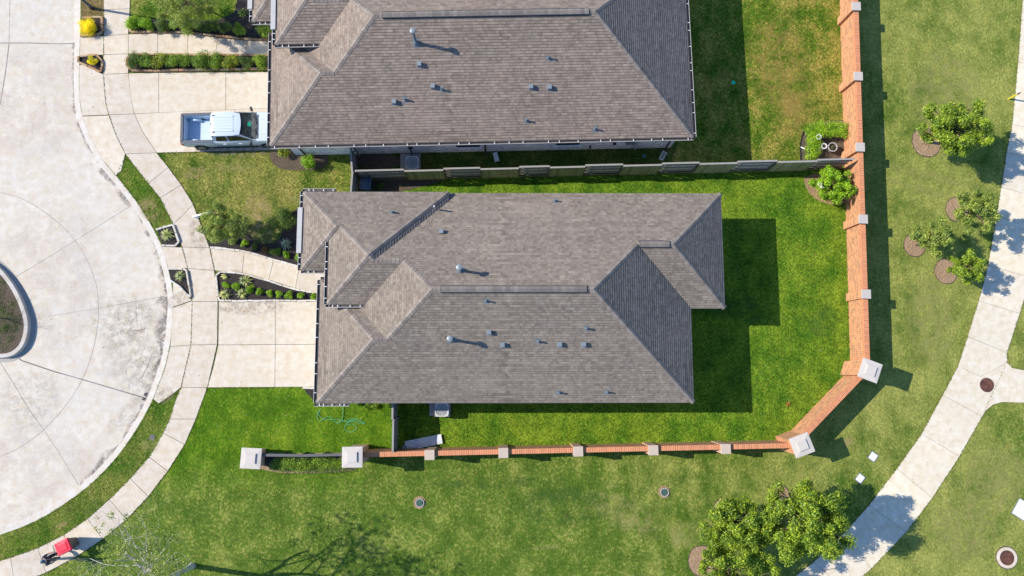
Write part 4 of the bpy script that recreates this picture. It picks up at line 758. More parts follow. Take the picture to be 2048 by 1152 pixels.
# big half bare tree at the lower left
b0 = G(385, 1131); bt = thing('half_bare_tree', 'tall half bare tree with pale twisting branches at the bottom left lawn', 'tree', (b0.x, b0.y, 0)); tm = MB(); twig_pts = []
def grow(a, dr, L, r, depth):
    n = 5; P = [Vector(a)]; dd = Vector(dr).normalized()
    for i in range(n):
        dd = (dd+Vector((random.gauss(0, .16), random.gauss(0, .16), random.gauss(0, .12)+.03))).normalized(); P.append(P[-1]+dd*L/n)
    tm.tube(P, [r*(1-.55*i/n) for i in range(n+1)], 7 if r > .04 else 4, cap=False)
    if depth <= 1: twig_pts.extend([P[-1], P[3]])
    if depth == 0: return
    for i in (2, 3, 4, 5)[(0 if depth > 2 else 1):]:
        ax = dd.orthogonal(); ax.rotate(Matrix.Rotation(random.uniform(0, 6.283), 3, dd)); nd = (dd*random.uniform(.5, .9)+ax*random.uniform(.6, .95)).normalized()
        if nd.z < -.1: nd.z *= -.5
        grow(P[i], nd, L*random.uniform(.55, .78), r*(1-.55*i/n)*.62, depth-1)
fork = Vector((b0.x-.15, b0.y+.1, 3.3)); tm.tube([(b0.x, b0.y, -.02), (b0.x, b0.y, .2), (b0.x-.02, b0.y+.03, 1.6), fork], [.22, .15, .135, .13], 10)
random.seed(21)
for a in (-2.4, -1.1, .2, 1.3, 2.5): grow(fork+Vector((0, 0, random.uniform(-.2, .3))), (math.cos(a)*.72+.38, math.sin(a)*.72+.10, 1.0), random.uniform(3.0, 3.6), .095, 4)
grow(fork, (.4, .15, 1), 3.7, .11, 4)
tm.build('trunk', 'palebark', bt, smooth=True); C = [tuple(p) for p in twig_pts if RNG.random() < .34 and p.x > b0.x-1.7 and p.y < b0.y+4.4]; leaves_mesh('crown', 'leafPale', bt, C, [.17]*len(C), 8, .14, shell=.1)
random.seed(5)
# bare sapling on the island, only its shadow and outer twigs reach the picture
b1 = G(-22, 632, .05); st = thing('bare_sapling', 'bare twiggy sapling on the street island, at the left edge', 'tree', (b1.x, b1.y, 0)); tm = MB(); twig_pts = []
tm.tube([(b1.x, b1.y, 0), (b1.x+.05, b1.y, 1.3)], [.035, .025], 6)
for a in range(7): grow((b1.x+.05, b1.y, .8+.08*a), (math.cos(a*.9)*.6, math.sin(a*.9)*.6, .9), 1.0, .015, 2)
tm.build('trunk', 'trunk', st)
def shrub(name, label, px, z, r, mat, k=9, per=90, size=.09, rz=None, group=None, cat='shrub', rr=(.35, .55), stems=True, ry=None, shell=.5):
    c = G(px[0], px[1], z); root = thing(name, label, cat, (c.x, c.y, 0), group); C, R = clumps((c.x, c.y, z), r*.7, (ry or r)*.7, (rz or r*.8)*.7, k, r*rr[0], r*rr[1], .3); C.append((c.x, c.y, z)); R.append(r*.55)
    leaves_mesh('foliage', mat, root, C, R, per, size, shell=shell)
    if stems:
        m = MB()
        for q in C[:6]: m.tube([(c.x, c.y, .0), q], [.015, .006], 4)
        m.build('stem', 'trunk', root)
    return root
shrub('golden_bush', 'big round golden yellow bush in a square edged bed beside the kerb', (176, 52), .45, .62, 'leafGold', 14, 260, .06, rz=.5, group='golden yellow bushes by the kerb', rr=(.4, .5))
shrub('golden_bush', 'little golden yellow bush in the small triangular bed', (184, 121), .3, .33, 'leafGold', 8, 180, .05, group='golden yellow bushes by the kerb')
names = ['leftmost', 'second', 'third', 'fourth', 'fifth', 'sixth', 'seventh', 'eighth', 'ninth', 'tenth', 'eleventh']
g = 'hedge plants between the upper driveway and path'
for i, (u, v, r, mt) in enumerate([(268, 120, .48, 'leafDark'), (291, 120, .46, 'leafA'), (316, 118, .50, 'leafYT'), (343, 121, .46, 'leafA'), (370, 118, .50, 'leafA'), (404, 118, .50, 'leafA'), (432, 121, .46, 'leafA'), (460, 123, .42, 'leafYT'), (491, 124, .36, 'leafDark'), (521, 121, .40, 'leafA')]):
    shrub('hedge_shrub', names[i]+' shrub of the row between upper driveway and its front path', (u, v), .5, r*1.32, mt, 12, 85, .10, rz=.5, group=g)
g = 'dark shrubs edging the upper front bed'
for i, (u, v, r, mt) in enumerate([(264, 44, .55, 'leafBright'), (293, 47, .48, 'leafBright'), (321, 50, .50, 'leafDark'), (346, 44, .38, 'leafBright'), (372, 52, .46, 'leafA'), (398, 54, .42, 'leafDark'), (424, 52, .5, 'leafDark'), (450, 56, .48, 'leafDark'), (482, 60, .45, 'leafA'), (528, 62, .55, 'leafA')]):
    shrub('border_shrub', names[i]+' shrub of the row edging the upper front bed above the path', (u, v), .45, r*1.1, mt, 10, 110, .10, rz=.45, group=g)
g = 'small clipped shrubs beside the lower front path'
for i, (u, v, r) in enumerate([(450, 571, .26), (473, 574, .25), (498, 579, .30), (520, 583, .25), (540, 586, .24), (558, 588, .24), (579, 590, .27), (601, 591, .24), (628, 593, .24)]):
    shrub('clipped_shrub', names[i]+' green mound in the bed below the lower front path', (u, v), .2, r*1.15, 'leafBright', 6, 90, .07, group=g)
for i, (u, v, r, mt) in enumerate([(469, 482, .22, 'leafPale'), (488, 486, .26, 'leafBright'), (509, 494, .22, 'leafDark'), (530, 498, .22, 'leafRed'), (551, 504, .30, 'leafA'), (573, 509, .30, 'leafBright'), (597, 515, .26, 'leafBright')]):
    shrub('border_shrub', names[i]+' small shrub in the black mulch above the lower front path', (u, v), .2, r*1.2, mt, 6, 90, .07, group='small shrubs above the lower front path')
shrub('round_shrub', 'dark green round shrub left of the lower house front wall', (570, 434), .6, .78, 'leafDark', 12, 150, .10, rz=.6); shrub('round_shrub', 'bright green low plant beside the round dry grass ring', (552, 444), .3, .42, 'leafPale', 8, 90, .09)
shrub('round_shrub', 'glossy bright green shrub under the eave of the upper house by the gate fence', (619, 324), .5, .55, 'leafBright', 10, 120, .11); shrub('round_shrub', 'reddish yellow shrub at the garage corner of the upper house', (566, 303), .4, .42, 'leafYT', 8, 110, .10)
shrub('border_shrub', 'dark leafy shrub at the fence foot of the lower side yard beside the bin', (760, 372), .2, .3, 'leafDark', 6, 50, .09)
for i, (u, v, r) in enumerate([(716, 805, .25), (736, 808, .35), (752, 812, .3), (775, 806, .3)]): shrub('low_plant', names[i]+' straggly low plant under the bottom eave left of the side gate', (u, v+2), .2, r, 'leafA', 5, 50, .09, group='low plants at the wall foot')
tr_ = tree('white flowering crape myrtle bush in the upper right corner of the lower back yard', (1665, 375), (1664, 372), 1.3, 1.35, 1.15, .95, 'leafBright', 34, 150, .13, .04, cat='bush', name='flowering_bush', group='back yard planting', r0=.22, r1=.34)
c = G(1640, 368, 1.9); leaves_mesh('blossom', 'petal', tr_, [(c.x, c.y, 1.9), (c.x+.1, c.y-.15, 1.85)], [.16, .12], 40, .06)
shrub('round_shrub', 'upright green shoots between the wooden fence and the flowering bush', (1667, 351), .8, .5, 'leafBright', 9, 90, .12)
def hedgebox(name, label, P, h, mat, n, size):
    "clipped hedge along a polyline of (x, y, half width)"
    root = thing(name, label, 'hedge', (P[0][0], P[0][1], 0)); C, R = [], []; m = MB()
    for (x0, y0, w0), (x1, y1, w1) in zip(P, P[1:]):
        L = math.hypot(x1-x0, y1-y0); k = max(2, int(L/.28))
        for i in range(k+1):
            t = i/k
            for q in (-1, 0, 1):
                C.append((x0+(x1-x0)*t-(y1-y0)/L*q*(w0*.55)+RNG.normal()*.05, y0+(y1-y0)*t+(x1-x0)/L*q*(w0*.55)+RNG.normal()*.05, h*.72+RNG.normal()*.04)); R.append(.31)
            if i % 2 == 0: m.tube([(x0+(x1-x0)*t, y0+(y1-y0)*t, 0), (x0+(x1-x0)*t, y0+(y1-y0)*t, h*.7)], .02, 5)
    leaves_mesh('foliage', mat, root, C, R, n, size, shell=.4); m.build('stem', 'trunk', root); return root
a = G(1632, 256, .7); b2 = G(1690, 259, .7); c = G(1627, 262, .7); e = G(1627, 310, .7)
hedgebox('hedge', 'bright green L shaped clipped hedge around potted plants in the upper back yard', [(b2.x, b2.y, .45), (a.x+.2, a.y, .45), (c.x, c.y-.1, .38), (e.x, e.y, .40)], .85, 'leafBright', 120, .10)
a = G(552, 930, .3); b2 = G(684, 928, .3); hedgebox('hedge', 'low groundcover hedge between two stone capped pillars on the lawn', [(a.x, a.y, .34), (b2.x, b2.y, .34)], .4, 'leafA', 110, .09)
def agave(label, px, r, mat='leafAgave', n=46):
    c = G(*px, .1); root = thing('spiky_plant', label, 'plant', (c.x, c.y, 0), 'spiky striped plants in the front beds'); m = MB()
    for i in range(n):
        a = i*2.399+random.uniform(-.2, .2); el = math.radians(random.uniform(12, 75)); L = r*random.uniform(.8, 1.15); dx, dy = math.cos(a), math.sin(a); w_ = .022
        p1 = Vector((c.x+dx*L*.5*math.cos(el), c.y+dy*L*.5*math.cos(el), .06+L*.55*math.sin(el))); p2 = Vector((c.x+dx*L*math.cos(el*.75), c.y+dy*L*math.cos(el*.75), .05+L*.62*math.sin(el*.75))); s_ = Vector((-dy, dx, 0))*w_; b_ = Vector((c.x, c.y, .05))
        m.grid([b_-s_*.7, b_+s_*.7, p1+s_, p1-s_, p2], [(0, 1, 2, 3), (3, 2, 4)])
    m.build('blade', mat, root); return root
agave('spiky striped plant alone in the tiny square bed by the kerb', (336, 470), .52); agave('smaller spiky striped plant in the narrow triangular bed by the kerb', (361, 552), .40); agave('tiny spiky plant at the left tip of the bed below the front path', (449, 553), .26, n=22)
agave('spiky striped plant nearest the front path, upper of the two in the middle', (491, 562), .46); agave('spiky striped plant in the lower left corner of the bed by the driveway', (451, 589), .44); agave('spiky striped plant directly below the upper middle one, by the driveway edge', (485, 587), .42)
agave('blue grey spiky yucca in black mulch by the lower house front wall', (572, 488), .42, 'leafBlue', 40); agave('grey green spiky plant in the upper front bed near the wall corner', (486, 28), .45, 'leafPale', 40)
# island growth
c = G(10, 625, .2); isl = thing('island_groundcover', 'patchy low green groundcover on the street island', 'groundcover', (c.x, c.y, 0)); C = []
for _ in range(130):
    u, v = RNG.uniform(-60, 36), RNG.uniform(560, 695)
    p = G(u, v, .1)
    if (u < 12 or 595 < v < 680) and RNG.random() < .75: C.append((p.x, p.y, .18))
leaves_mesh('foliage', 'leafDark', isl, C, [(.3, .3, .08)]*len(C), 45, .07); isl['kind'] = 'stuff'
# ------------------------------------------------------------------ pickup truck
def truck():
    c = G(470, 252, 1.35); root = thing('pickup_truck', 'silver white crew cab pickup with open bed parked nose in at the upper garage', 'pickup truck', (c.x, c.y, 0), None, math.radians(1.6))
    X0 = G(362, 250, 1.1).x-c.x; L = 5.92; Wd = .93; X1 = X0+L; S_ = lambda f: X0+L*f
    def sect(x, w_, z0, z1, ws, top=None): return (x, w_, z0, z1, ws)
    m = MB(); xs = [(0, .86, .55, 1.14), (.012, .91, .45, 1.18), (.03, .925, .40, 1.19), (.30, .93, .38, 1.19), (.55, .93, .38, 1.18), (.72, .93, .38, 1.17), (.78, .92, .38, 1.17), (.90, .90, .38, 1.10), (.975, .85, .40, 1.02), (1.0, .74, .48, .92)]
    bedx = .325; R_ = []
    prof = lambda w_, z0, z1: [(-w_*.94, z0), (-w_, z0+.12), (-w_, z0+(z1-z0)*.55), (-w_*.985, z1-.09), (-w_*.93, z1), (w_*.93, z1), (w_*.985, z1-.09), (w_, z0+(z1-z0)*.55), (w_, z0+.12), (w_*.94, z0)]
    def loft(mm, X, cap0=True, cap1=True, top=True):
        vs = []; n = 10
        for x, w_, z0, z1 in X: vs += [(S_(x), y, z) for y, z in prof(w_, z0, z1)]
        fs = []
        for i in range(len(X)-1):
            for k in range(n):
                if not top and k == 4: continue
                fs.append((i*n+k, (i+1)*n+k, (i+1)*n+(k+1) % n, i*n+(k+1) % n))
        if cap0: fs.append(tuple(range(n)))
        if cap1: fs.append(tuple(range((len(X)-1)*n, len(X)*n))[::-1])
        mm.grid(vs, fs)
    fx = [q for q in xs if q[0] >= .30]; fx[0] = (bedx, .93, .38, 1.19); loft(m, fx); body = m.build('body', 'paint', root, smooth=True, local=True); bv = body.modifiers.new('b', 'BEVEL'); bv.width = .015; bv.segments = 2; bv.limit_method = 'ANGLE'
    m = MB(); bx = [q for q in xs if q[0] < .30]+[(bedx-.003, .93, .38, 1.19)]; loft(m, bx, top=False); x0, x1 = S_(.035), S_(bedx-.005); wi = .74
    bo = m.build('bed_side', 'paint', root, local=True)
    m = MB(); m.grid([(x0, -wi, .60), (x1, -wi, .60), (x1, wi, .60), (x0, wi, .60), (x0, -wi, 1.185), (x1, -wi, 1.185), (x1, wi, 1.185), (x0, wi, 1.185)], [(0, 1, 2, 3), (1, 0, 4, 5), (2, 1, 5, 6), (3, 2, 6, 7), (0, 3, 7, 4)]); bd = m.build('bed', 'bed', root, local=True)
    m = MB(); k = 0
    for i in range(14): y = -wi+.06+i*(2*wi-.12)/13; m.box((x0+x1)/2, y, .601, .618, x1-x0-.05, .055)
    m.build('bed_rib', 'bed', bd, local=True); m = MB()
    for sg in (-1, 1):
        P = [(S_(.115)+.36*math.cos(a), .60+.28*math.sin(a)) for a in np.linspace(0, math.pi, 9)]; vs = [(x, sg*wi, z) for x, z in P]+[(x, sg*(wi-.17), z) for x, z in P]; m.grid(vs, [(i, i+1, 10+i, 9+i) for i in range(8)]+[tuple(range(9, 18))])
    m.build('wheel_arch', 'bed', bd, local=True, smooth=False)
    m = MB()   # rail caps and tailgate top
    for sg in (-1, 1): m.box((x0+x1)/2-.05, sg*.825, 1.185, 1.215, x1-x0+.16, .17)
    m.box(X0+.10, 0, 1.16, 1.215, .17, 1.66); m.build('rail_cap', 'truckgrey', root, local=True, bevel=.02); m = MB(); m.box(X0+.035, 0, .55, 1.16, .05, 1.55); m.build('tailgate', 'paint', root, local=True, bevel=.01)
    m = MB(); m.box(X0-.02, 0, .45, .60, .16, 1.7); m.build('bumper', 'rim', root, local=True, bevel=.02)
    # cab greenhouse
    zb, zt = 1.17, 1.80; cx = [(.335, .80, .70), (.352, .84, .735), (.40, .86, .74), (.60, .86, .73), (.66, .86, .70), (.745, .84, .0)]
    m = MB(); A = [S_(.335), S_(.352), S_(.40), S_(.555), S_(.62)]; hw = [.66, .70, .715, .71, .64]; zz_ = [zt-.07, zt-.012, zt, zt-.01, zt-.07]; vs = []; n = 9
    for x, h_, z in zip(A, hw, zz_):
        for j in range(n): q = -1+2*j/(n-1); vs.append((x+(.10*(1-q*q)-.04 if x > S_(.5) else -.02*(1-q*q)), h_*q, z-.055*q**4))
    m.grid(vs, [(i*n+j, (i+1)*n+j, (i+1)*n+j+1, i*n+j+1) for i in range(4) for j in range(n-1)]); rf = m.build('roof', 'paint', root, local=True, smooth=True)
    m = MB()
    for q in (-.42, -.25, -.085, .085, .25, .42): m.obox((S_(.36), q, zt+.001), (S_(.56), q, zt-.003), .10, .022)
    m.build('roof_rib', 'paint', rf, local=True, bevel=.01)
    m = MB(); m.grid([(S_(.742), -.80, zb+.0), (S_(.742), .80, zb), (S_(.63)+.02, .62, zt-.10), (S_(.63)+.10, 0, zt-.055), (S_(.63)+.02, -.62, zt-.10), (S_(.765), 0, zb)], [(0, 5, 3, 4), (5, 1, 2, 3)]); ws_ = m.build('windshield', 'glass', root, local=True)
    m = MB(); m.grid([(S_(.337), -.64, zt-.10), (S_(.337), .64, zt-.10), (S_(.328), .74, zb+.02), (S_(.328), -.74, zb+.02)], [(0, 1, 2, 3)]); m.build('rear_window', 'glass', root, local=True)
    for sg in (-1, 1):
        m = MB(); Y0, Y1 = sg*.895, sg*.70; vs = [(S_(.330), Y0*.97, zb), (S_(.752), Y0*.97, zb), (S_(.63), Y1*.95, zt-.06), (S_(.36), Y1, zt-.06)]; m.grid(vs, [(0, 1, 2, 3)]); cs = m.build('cab_side', 'paint', root, local=True)
        for (a, b_) in ((.365, .475), (.49, .69)):
            m = MB(); la = lambda x, t: (S_(x), (Y0*.97)*(1-t)+(Y1)*t+sg*.012, zb+(zt-.06-zb)*t); xt = min(b_, .612) if b_ > .6 else b_; xa_ = a+.02 if a < .4 else a
            m.grid([la(a, .14), la(b_+.02 if b_ > .6 else b_, .14), la(xt, .84), la(xa_, .84)], [(0, 1, 2, 3)]); m.build('side_window', 'sideglass', root, local=True)
        for fx_ in (.43, .585): m = MB(); m.box(S_(fx_), sg*.945, .97, 1.0, .20, .05); m.build('door_handle', 'white', root, local=True, bevel=.01)
        m = MB(); m.obox((S_(.71), sg*.86, 1.2), (S_(.705), sg*1.0, 1.24), .05, .05); m.box(S_(.70), sg*1.06, 1.14, 1.33, .13, .22, sg*.25); m.build('mirror', 'black', root, local=True, bevel=.03)
        m = MB(); m.box(X0+.07, sg*.865, .78, 1.10, .17, .10); m.build('tail_light', 'red', root, local=True, bevel=.015)
        m = MB(); m.box(X1-.12, sg*.74, .75, .92, .22, .14); m.build('headlight', 'white', root, local=True, bevel=.02)
        for f_ in (.115*1.42, .825):
            x = S_(f_); m = MB(); m.tube([(x, sg*.70, .375), (x, sg*.955, .375)], .375, 28); t_ = m.build('wheel', 'rubber', root, local=True, bevel=.03); m = MB(); m.tube([(x, sg*.93, .375), (x, sg*.967, .375)], .22, 16); m.build('rim', 'rim', t_, local=True)
            m = MB(); P = [(x+.43*math.cos(a), .40+.43*math.sin(a)) for a in np.linspace(-.1, math.pi+.1, 13)]; m.grid([(px, sg*.938, pz) for px, pz in P]+[(x, sg*.938, .4)], [tuple(range(14))]); m.build('wheel_well', 'rubber', root, local=True)
        m = MB(); m.box(S_(.5), sg*.90, .30, .38, 2.6, .12); m.build('running_board', 'black', root, local=True)
    for q in (-.5, .5): m = MB(); m.obox((S_(.352), q, zt), (S_(.372), q, zt+.02), .06, .05); m.build('roof_fitting', 'black', rf, local=True)
    m = MB(); m.obox((S_(.341), -.07, zt-.03), (S_(.341), .07, zt-.03), .04, .03); m.build('brake_light', 'black', rf, local=True)
    m = MB(); m.grid([(S_(.682), -.06, zb+.40), (S_(.690), .18, zb+.36), (S_(.716), .13, zb+.23), (S_(.708), -.12, zb+.27)], [(0, 1, 2, 3)]); 
    ce = m.build('windshield_card', 'teal', ws_, local=True); ce.location = (0.012, 0, .02)
    m = MB(); m.box(S_(.756), 0, zb-.01, zb+.03, .14, 1.45); m.build('cowl', 'truckgrey', root, local=True, bevel=.01); m = MB(); m.obox((S_(.758), -.55, zb+.05), (S_(.735), .1, zb+.09), .03, .02); m.obox((S_(.758), .1, zb+.05), (S_(.735), .65, zb+.09), .03, .02); m.build('wiper', 'black', root, local=True)
    m = MB()
    for sg in (-1, 1): m.obox((S_(.80), sg*.45, 1.165), (S_(.97), sg*.40, 1.03), .05, .02)
    m.build('hood_crease', 'paint', root, local=True)
truck()
# ------------------------------------------------------------------ air conditioners, bins, boxes
def acunit(label, px, pad, s, rot):
    p = G(*px, .85); root = thing('air_conditioner', label, 'air conditioner', (p.x, p.y, 0), 'outdoor air conditioning units', rot); h = .85
    q = PX(pad); m = MB(); cx = sum(a[0] for a in q)/4-p.x; cy = sum(a[1] for a in q)/4-p.y; m.box(cx, cy, -.02, .09, abs(q[1][0]-q[0][0]), abs(q[2][1]-q[1][1])); m.build('pad', 'padm', root, local=True, bevel=.01)
    m = MB(); m.box(0, 0, .09, h-.06, s-.04, s-.04); m.build('grille', 'acdark', root, local=True, bevel=.03); m = MB()
    for i in range(14): m.box(0, 0, .13+i*.05, .15+i*.05, s, s)
    for a in (-1, 1):
        for b_ in (-1, 1): m.box(a*(s/2-.02), b_*(s/2-.02), .09, h-.05, .06, .06)
    m.build('case', 'ac', root, local=True)
    r = s*.44; m = MB(); n = 32; vs = []; 
    for k in range(n):
        a = 2*math.pi*(k+.5)/n; c_, s_ = math.cos(a), math.sin(a); k2 = (s/2)/max(abs(c_), abs(s_)); k2 = min(k2, s*.62)
        vs += [(r*c_, r*s_, h-.01), (k2*c_, k2*s_, h), (k2*c_, k2*s_, h-.07)]
    m.grid(vs, [(3*k, 3*k+1, 3*((k+1) % n)+1, 3*((k+1) % n)) for k in range(n)]+[(3*k+1, 3*k+2, 3*((k+1) % n)+2, 3*((k+1) % n)+1) for k in range(n)]); m.build('top_panel', 'ac', root, local=True)
    m = MB(); m.disc((0, 0), r, h-.30, h-.28); f = m.build('fan_well', 'acdark', root, local=True); m = MB()
    for k in range(3):
        a = 2*math.pi*k/3+.6; m.grid([(.05*math.cos(a-.5), .05*math.sin(a-.5), h-.14), (r*.9*math.cos(a-.45), r*.9*math.sin(a-.45), h-.18), (r*.9*math.cos(a+.35), r*.9*math.sin(a+.35), h-.10), (.05*math.cos(a+.5), .05*math.sin(a+.5), h-.11)], [(0, 1, 2, 3)])
    m.disc((0, 0), .08, h-.2, h-.09); m.build('fan', 'metaldark', f, local=True); m = MB()
    for q_ in (.35, .6, .85): m.ring((0, 0), r*q_-.006, r*q_+.006, h-.01, h+.005, 28)
    for k in range(6): a = math.pi*k/6; m.obox((-r*math.cos(a), -r*math.sin(a), h), (r*math.cos(a), r*math.sin(a), h), .008, .008)
    m.build('fan_guard', 'metaldark', root, local=True)
acunit('air conditioner on a pale pad beside the upper house wall', (824, 325), [(801, 308), (842, 308), (842, 345), (801, 345)], .80, .02); acunit('air conditioner below the lower house eave, half in sun', (883.5, 819.5), [(859, 800), (901.5, 800), (901.5, 831.5), (859, 831.5)], .78, 0)
def wheelie(name, label, p, rot, lid, body, hh=1.0, tilt=0, s=1.0, name2=None):
    root = thing(name, label, 'wheeled bin', p, None, rot); root.rotation_euler = (0, tilt, rot); m = MB(); b0_, t0 = .205*s, .31*s; vs = []
    for z, w_, l in ((.06, b0_, b0_*1.05), (hh-.05, t0, t0*1.15)): vs += [(-l, -w_, z), (l, -w_, z), (l, w_, z), (-l, w_, z)]
    m.grid(vs, [(3, 2, 1, 0), (0, 1, 5, 4), (1, 2, 6, 5), (2, 3, 7, 6), (3, 0, 4, 7)]); m.build('bin_body', body, root, local=True, bevel=.03)
    m = MB(); l, w_ = t0*1.15+.03, t0+.03; m.grid([(-l, -w_, hh-.05), (l, -w_, hh-.05), (l, w_, hh-.05), (-l, w_, hh-.05), (-l*.96, -w_*.94, hh), (l*.90, -w_*.88, hh+.02), (l*.90, w_*.88, hh+.02), (-l*.96, w_*.94, hh), ], [(0, 1, 5, 4), (1, 2, 6, 5), (2, 3, 7, 6), (3, 0, 4, 7), (4, 5, 6, 7)]); li = m.build('lid', lid, root, local=True, bevel=.025)
    m = MB(); m.grid([(-l*.6, -w_*.6, hh+.012), (l*.62, -w_*.6, hh+.030), (l*.62, w_*.6, hh+.030), (-l*.6, w_*.6, hh+.012), (-l*.5, -w_*.5, hh+.03), (l*.5, -w_*.5, hh+.045), (l*.5, w_*.5, hh+.045), (-l*.5, w_*.5, hh+.03)], [(0, 1, 5, 4), (1, 2, 6, 5), (2, 3, 7, 6), (3, 0, 4, 7), (4, 5, 6, 7)]); m.build('lid_panel', lid, li, local=True, bevel=.01)
    m = MB(); m.tube([(-l-.09, -w_*.8, hh-.04), (-l-.09, w_*.8, hh-.04)], .017, 8)
    for q in (-.8, -.25, .25, .8): m.obox((-l+.02, w_*q, hh-.05), (-l-.09, w_*q, hh-.04), .03, .03)
    m.build('handle', body, root, local=True)
    for sg in (-1, 1): m = MB(); m.tube([(-b0_*.9, sg*(b0_+.0), .12), (-b0_*.9, sg*(b0_+.07), .12)], .12, 16); m.build('wheel', 'rubber', root, local=True)
    return root
pb = G(731, 368, .85); wheelie('wheeled_bin', 'green wheeled bin with glossy black lid standing in shade beside the gate fence', (pb.x, pb.y, 0), math.radians(-95), 'binlid', 'greenbin', .95)
bp = G(151, 1084); RB = math.radians(26)
wheelie('wheeled_bin', 'dark wheeled bin with bright red lid being pushed along the pavement', (bp.x, bp.y, .035), RB, 'redlid', 'bin', 1.10, 0, 1.08)
# long flat pack box by the bottom wall
q = [G(809, 882, .14), G(882, 867.5, .14), G(885.5, 889, .14), G(812, 901, .14)]; bx = thing('long_box', 'long white plastic box lying in shade by the side gate and brick wall', 'box', (q[0].x, q[0].y, 0)); c = sum(q, Vector())/4; L = (q[1]-q[0]).length; W_ = (q[3]-q[0]).length; a = math.atan2((q[1]-q[0]).y, (q[1]-q[0]).x)
m = MB(); m.box(c.x, c.y, .01, .10, L-.04, W_-.06, a); m.build('box_body', 'boxw', bx, bevel=.02); n_ = Vector((-math.sin(a), math.cos(a), 0)); m = MB(); vs = []
e1 = Vector((math.cos(a), math.sin(a), 0))*L/2
m.grid([c-e1-n_*W_/2+Vector((0, 0, -.03)), c+e1-n_*W_/2+Vector((0, 0, -.03)), c+e1-n_*W_*.12, c-e1-n_*W_*.12, c+e1+n_*W_/2+Vector((0, 0, -.02)), c-e1+n_*W_/2+Vector((0, 0, -.02))], [(0, 1, 2, 3), (3, 2, 4, 5)]); m.build('lid', 'boxw', bx)
p = G(808.5, 895, .2); m = MB(); m.tube([(p.x, p.y, .18), (p.x+.02, p.y, .26)], .14, 16); m.tube([(p.x, p.y, .0), (p.x, p.y, .2)], .09, 12); tag(m.build('bucket', 'metal'), 'round grey bucket lid at the left end of the long white box', 'bucket')
# splash blocks, valve cover, ball, clutter
def splash(label, px, rot, hollow):
    p = G(*px, .1); root = thing('splash_block', label, 'splash block', (p.x, p.y, 0), 'pale splash blocks on the shaded side yard', rot); m = MB()
    for x, y, lx_, ly_ in ((0, .12, .56, .035), (0, -.12, .56, .035), (-.27, 0, .035, .2)) + (((.27, 0, .035, .2),) if hollow else ()): m.box(x, y, .01, .11, lx_, ly_)
    m.build('rim', 'white', root, local=True); m = MB(); m.box(0, 0, .005, .03 if hollow else .07, .52, .22); m.build('tray', 'padm' if hollow else 'white', root, local=True)
splash('pale narrow splash block under the downspout of the upper house', (992, 314), math.radians(-75), False); splash('white framed splash block lying askew near the upper house corner', (1326, 311), math.radians(60), True)
def disc(name, label, cat, px, r, z0, z1, mat, group=None): p = G(*px, z1); m = MB(); m.disc((p.x, p.y), r, z0, z1); return tag(m.build(name, mat, bevel=.006), label, cat, group)
disc('valve_cover', 'round green valve cover in shade near the upper house corner', 'cover', (1288, 312), .13, 0, .04, 'grate'); disc('frisbee', 'bright teal disc lying in the house shadow on the upper lawn', 'frisbee', (1467, 165), .12, .03, .06, 'teal')
disc('valve_cover', 'dark grey round cover in the verge beside the curving pavement', 'cover', (304, 875), .17, 0, .03, 'asphaltgrey')
def mh(label, px, r, ring):
    p = G(*px); root = thing('manhole', label, 'manhole cover', (p.x, p.y, 0), 'rusty manhole covers')
    if ring: m = MB(); m.ring((p.x-.02, p.y+.02), r, ring, -.05, .05); m.build('collar', 'walk', root); m = MB(); m.ring((p.x-.02, p.y+.02), ring, ring+.06, 0, .012); m.build('gap', 'joint', root)
    m = MB(); m.disc((p.x, p.y), r, -.02, .045 if not ring else .035); m.build('cover', 'iron', root, bevel=.008); m = MB(); m.ring((p.x, p.y), r, r+.02, 0, .042); m.build('frame', 'felt', root)
    m = MB()
    for q in (.35, .7): m.ring((p.x, p.y), r*q, r*q+.02, .04, .051)
    m.build('tread', 'iron', root)
mh('dark rusty manhole cover set in the pale path junction at the right', (1973, 770), .40, 0); mh('rusty manhole cover in a pale concrete collar on the lower right lawn', (2014, 1116), .42, .58)
def grate(label, px, dx):
    p = G(*px); root = thing('yard_drain', label, 'drain', (p.x, p.y, 0), 'round sunken yard drains'); m = MB(); m.ring((p.x, p.y), .24, .36, .0, .012); m.build('earth_ring', 'litter', root); m = MB(); m.ring((p.x+.02, p.y-.01), .20, .25, .0, .08); m.build('rim', 'padm', root); m = MB(); m.disc((p.x, p.y), .20, 0, .02); m.build('well', 'felt', root)
    m = MB()
    for i in range(7): m.box(p.x+dx, p.y-.15+i*.05, .04, .06, .28, .025)
    for i in (-1, 1): m.box(p.x+dx+i*.13, p.y, .04, .062, .02, .32)
    m.build('grate', 'grate', root)
grate('sunken round drain with green grate on the lower lawn, the left one', (839, 1005), .0); grate('sunken round drain with dark grate and dry grass rim, the right one', (1328, 984), .0)
def ubox(label, px, rot, lx_, ly_): p = G(*px, .06); root = thing('utility_box', label, 'utility box', (p.x, p.y, 0), 'white utility box lids on the lawn', rot); m = MB(); m.box(0, 0, 0, .025, lx_+.09, ly_+.09); m.build('frame', 'metaldark', root, local=True, bevel=.02); m = MB(); m.box(0, 0, .02, .06, lx_, ly_); m.build('lid', 'white', root, local=True, bevel=.045)
ubox('small white utility lid nearer the brick corner pillar, the upper of the pair', (1747, 913.5), math.radians(54), .42, .38); ubox('small white utility lid nearer the bottom tree, the lower of the pair', (1721, 957), math.radians(50), .42, .36); ubox('larger white utility lid cut by the right edge of the lawn', (2046, 1020), math.radians(57), .95, .85)
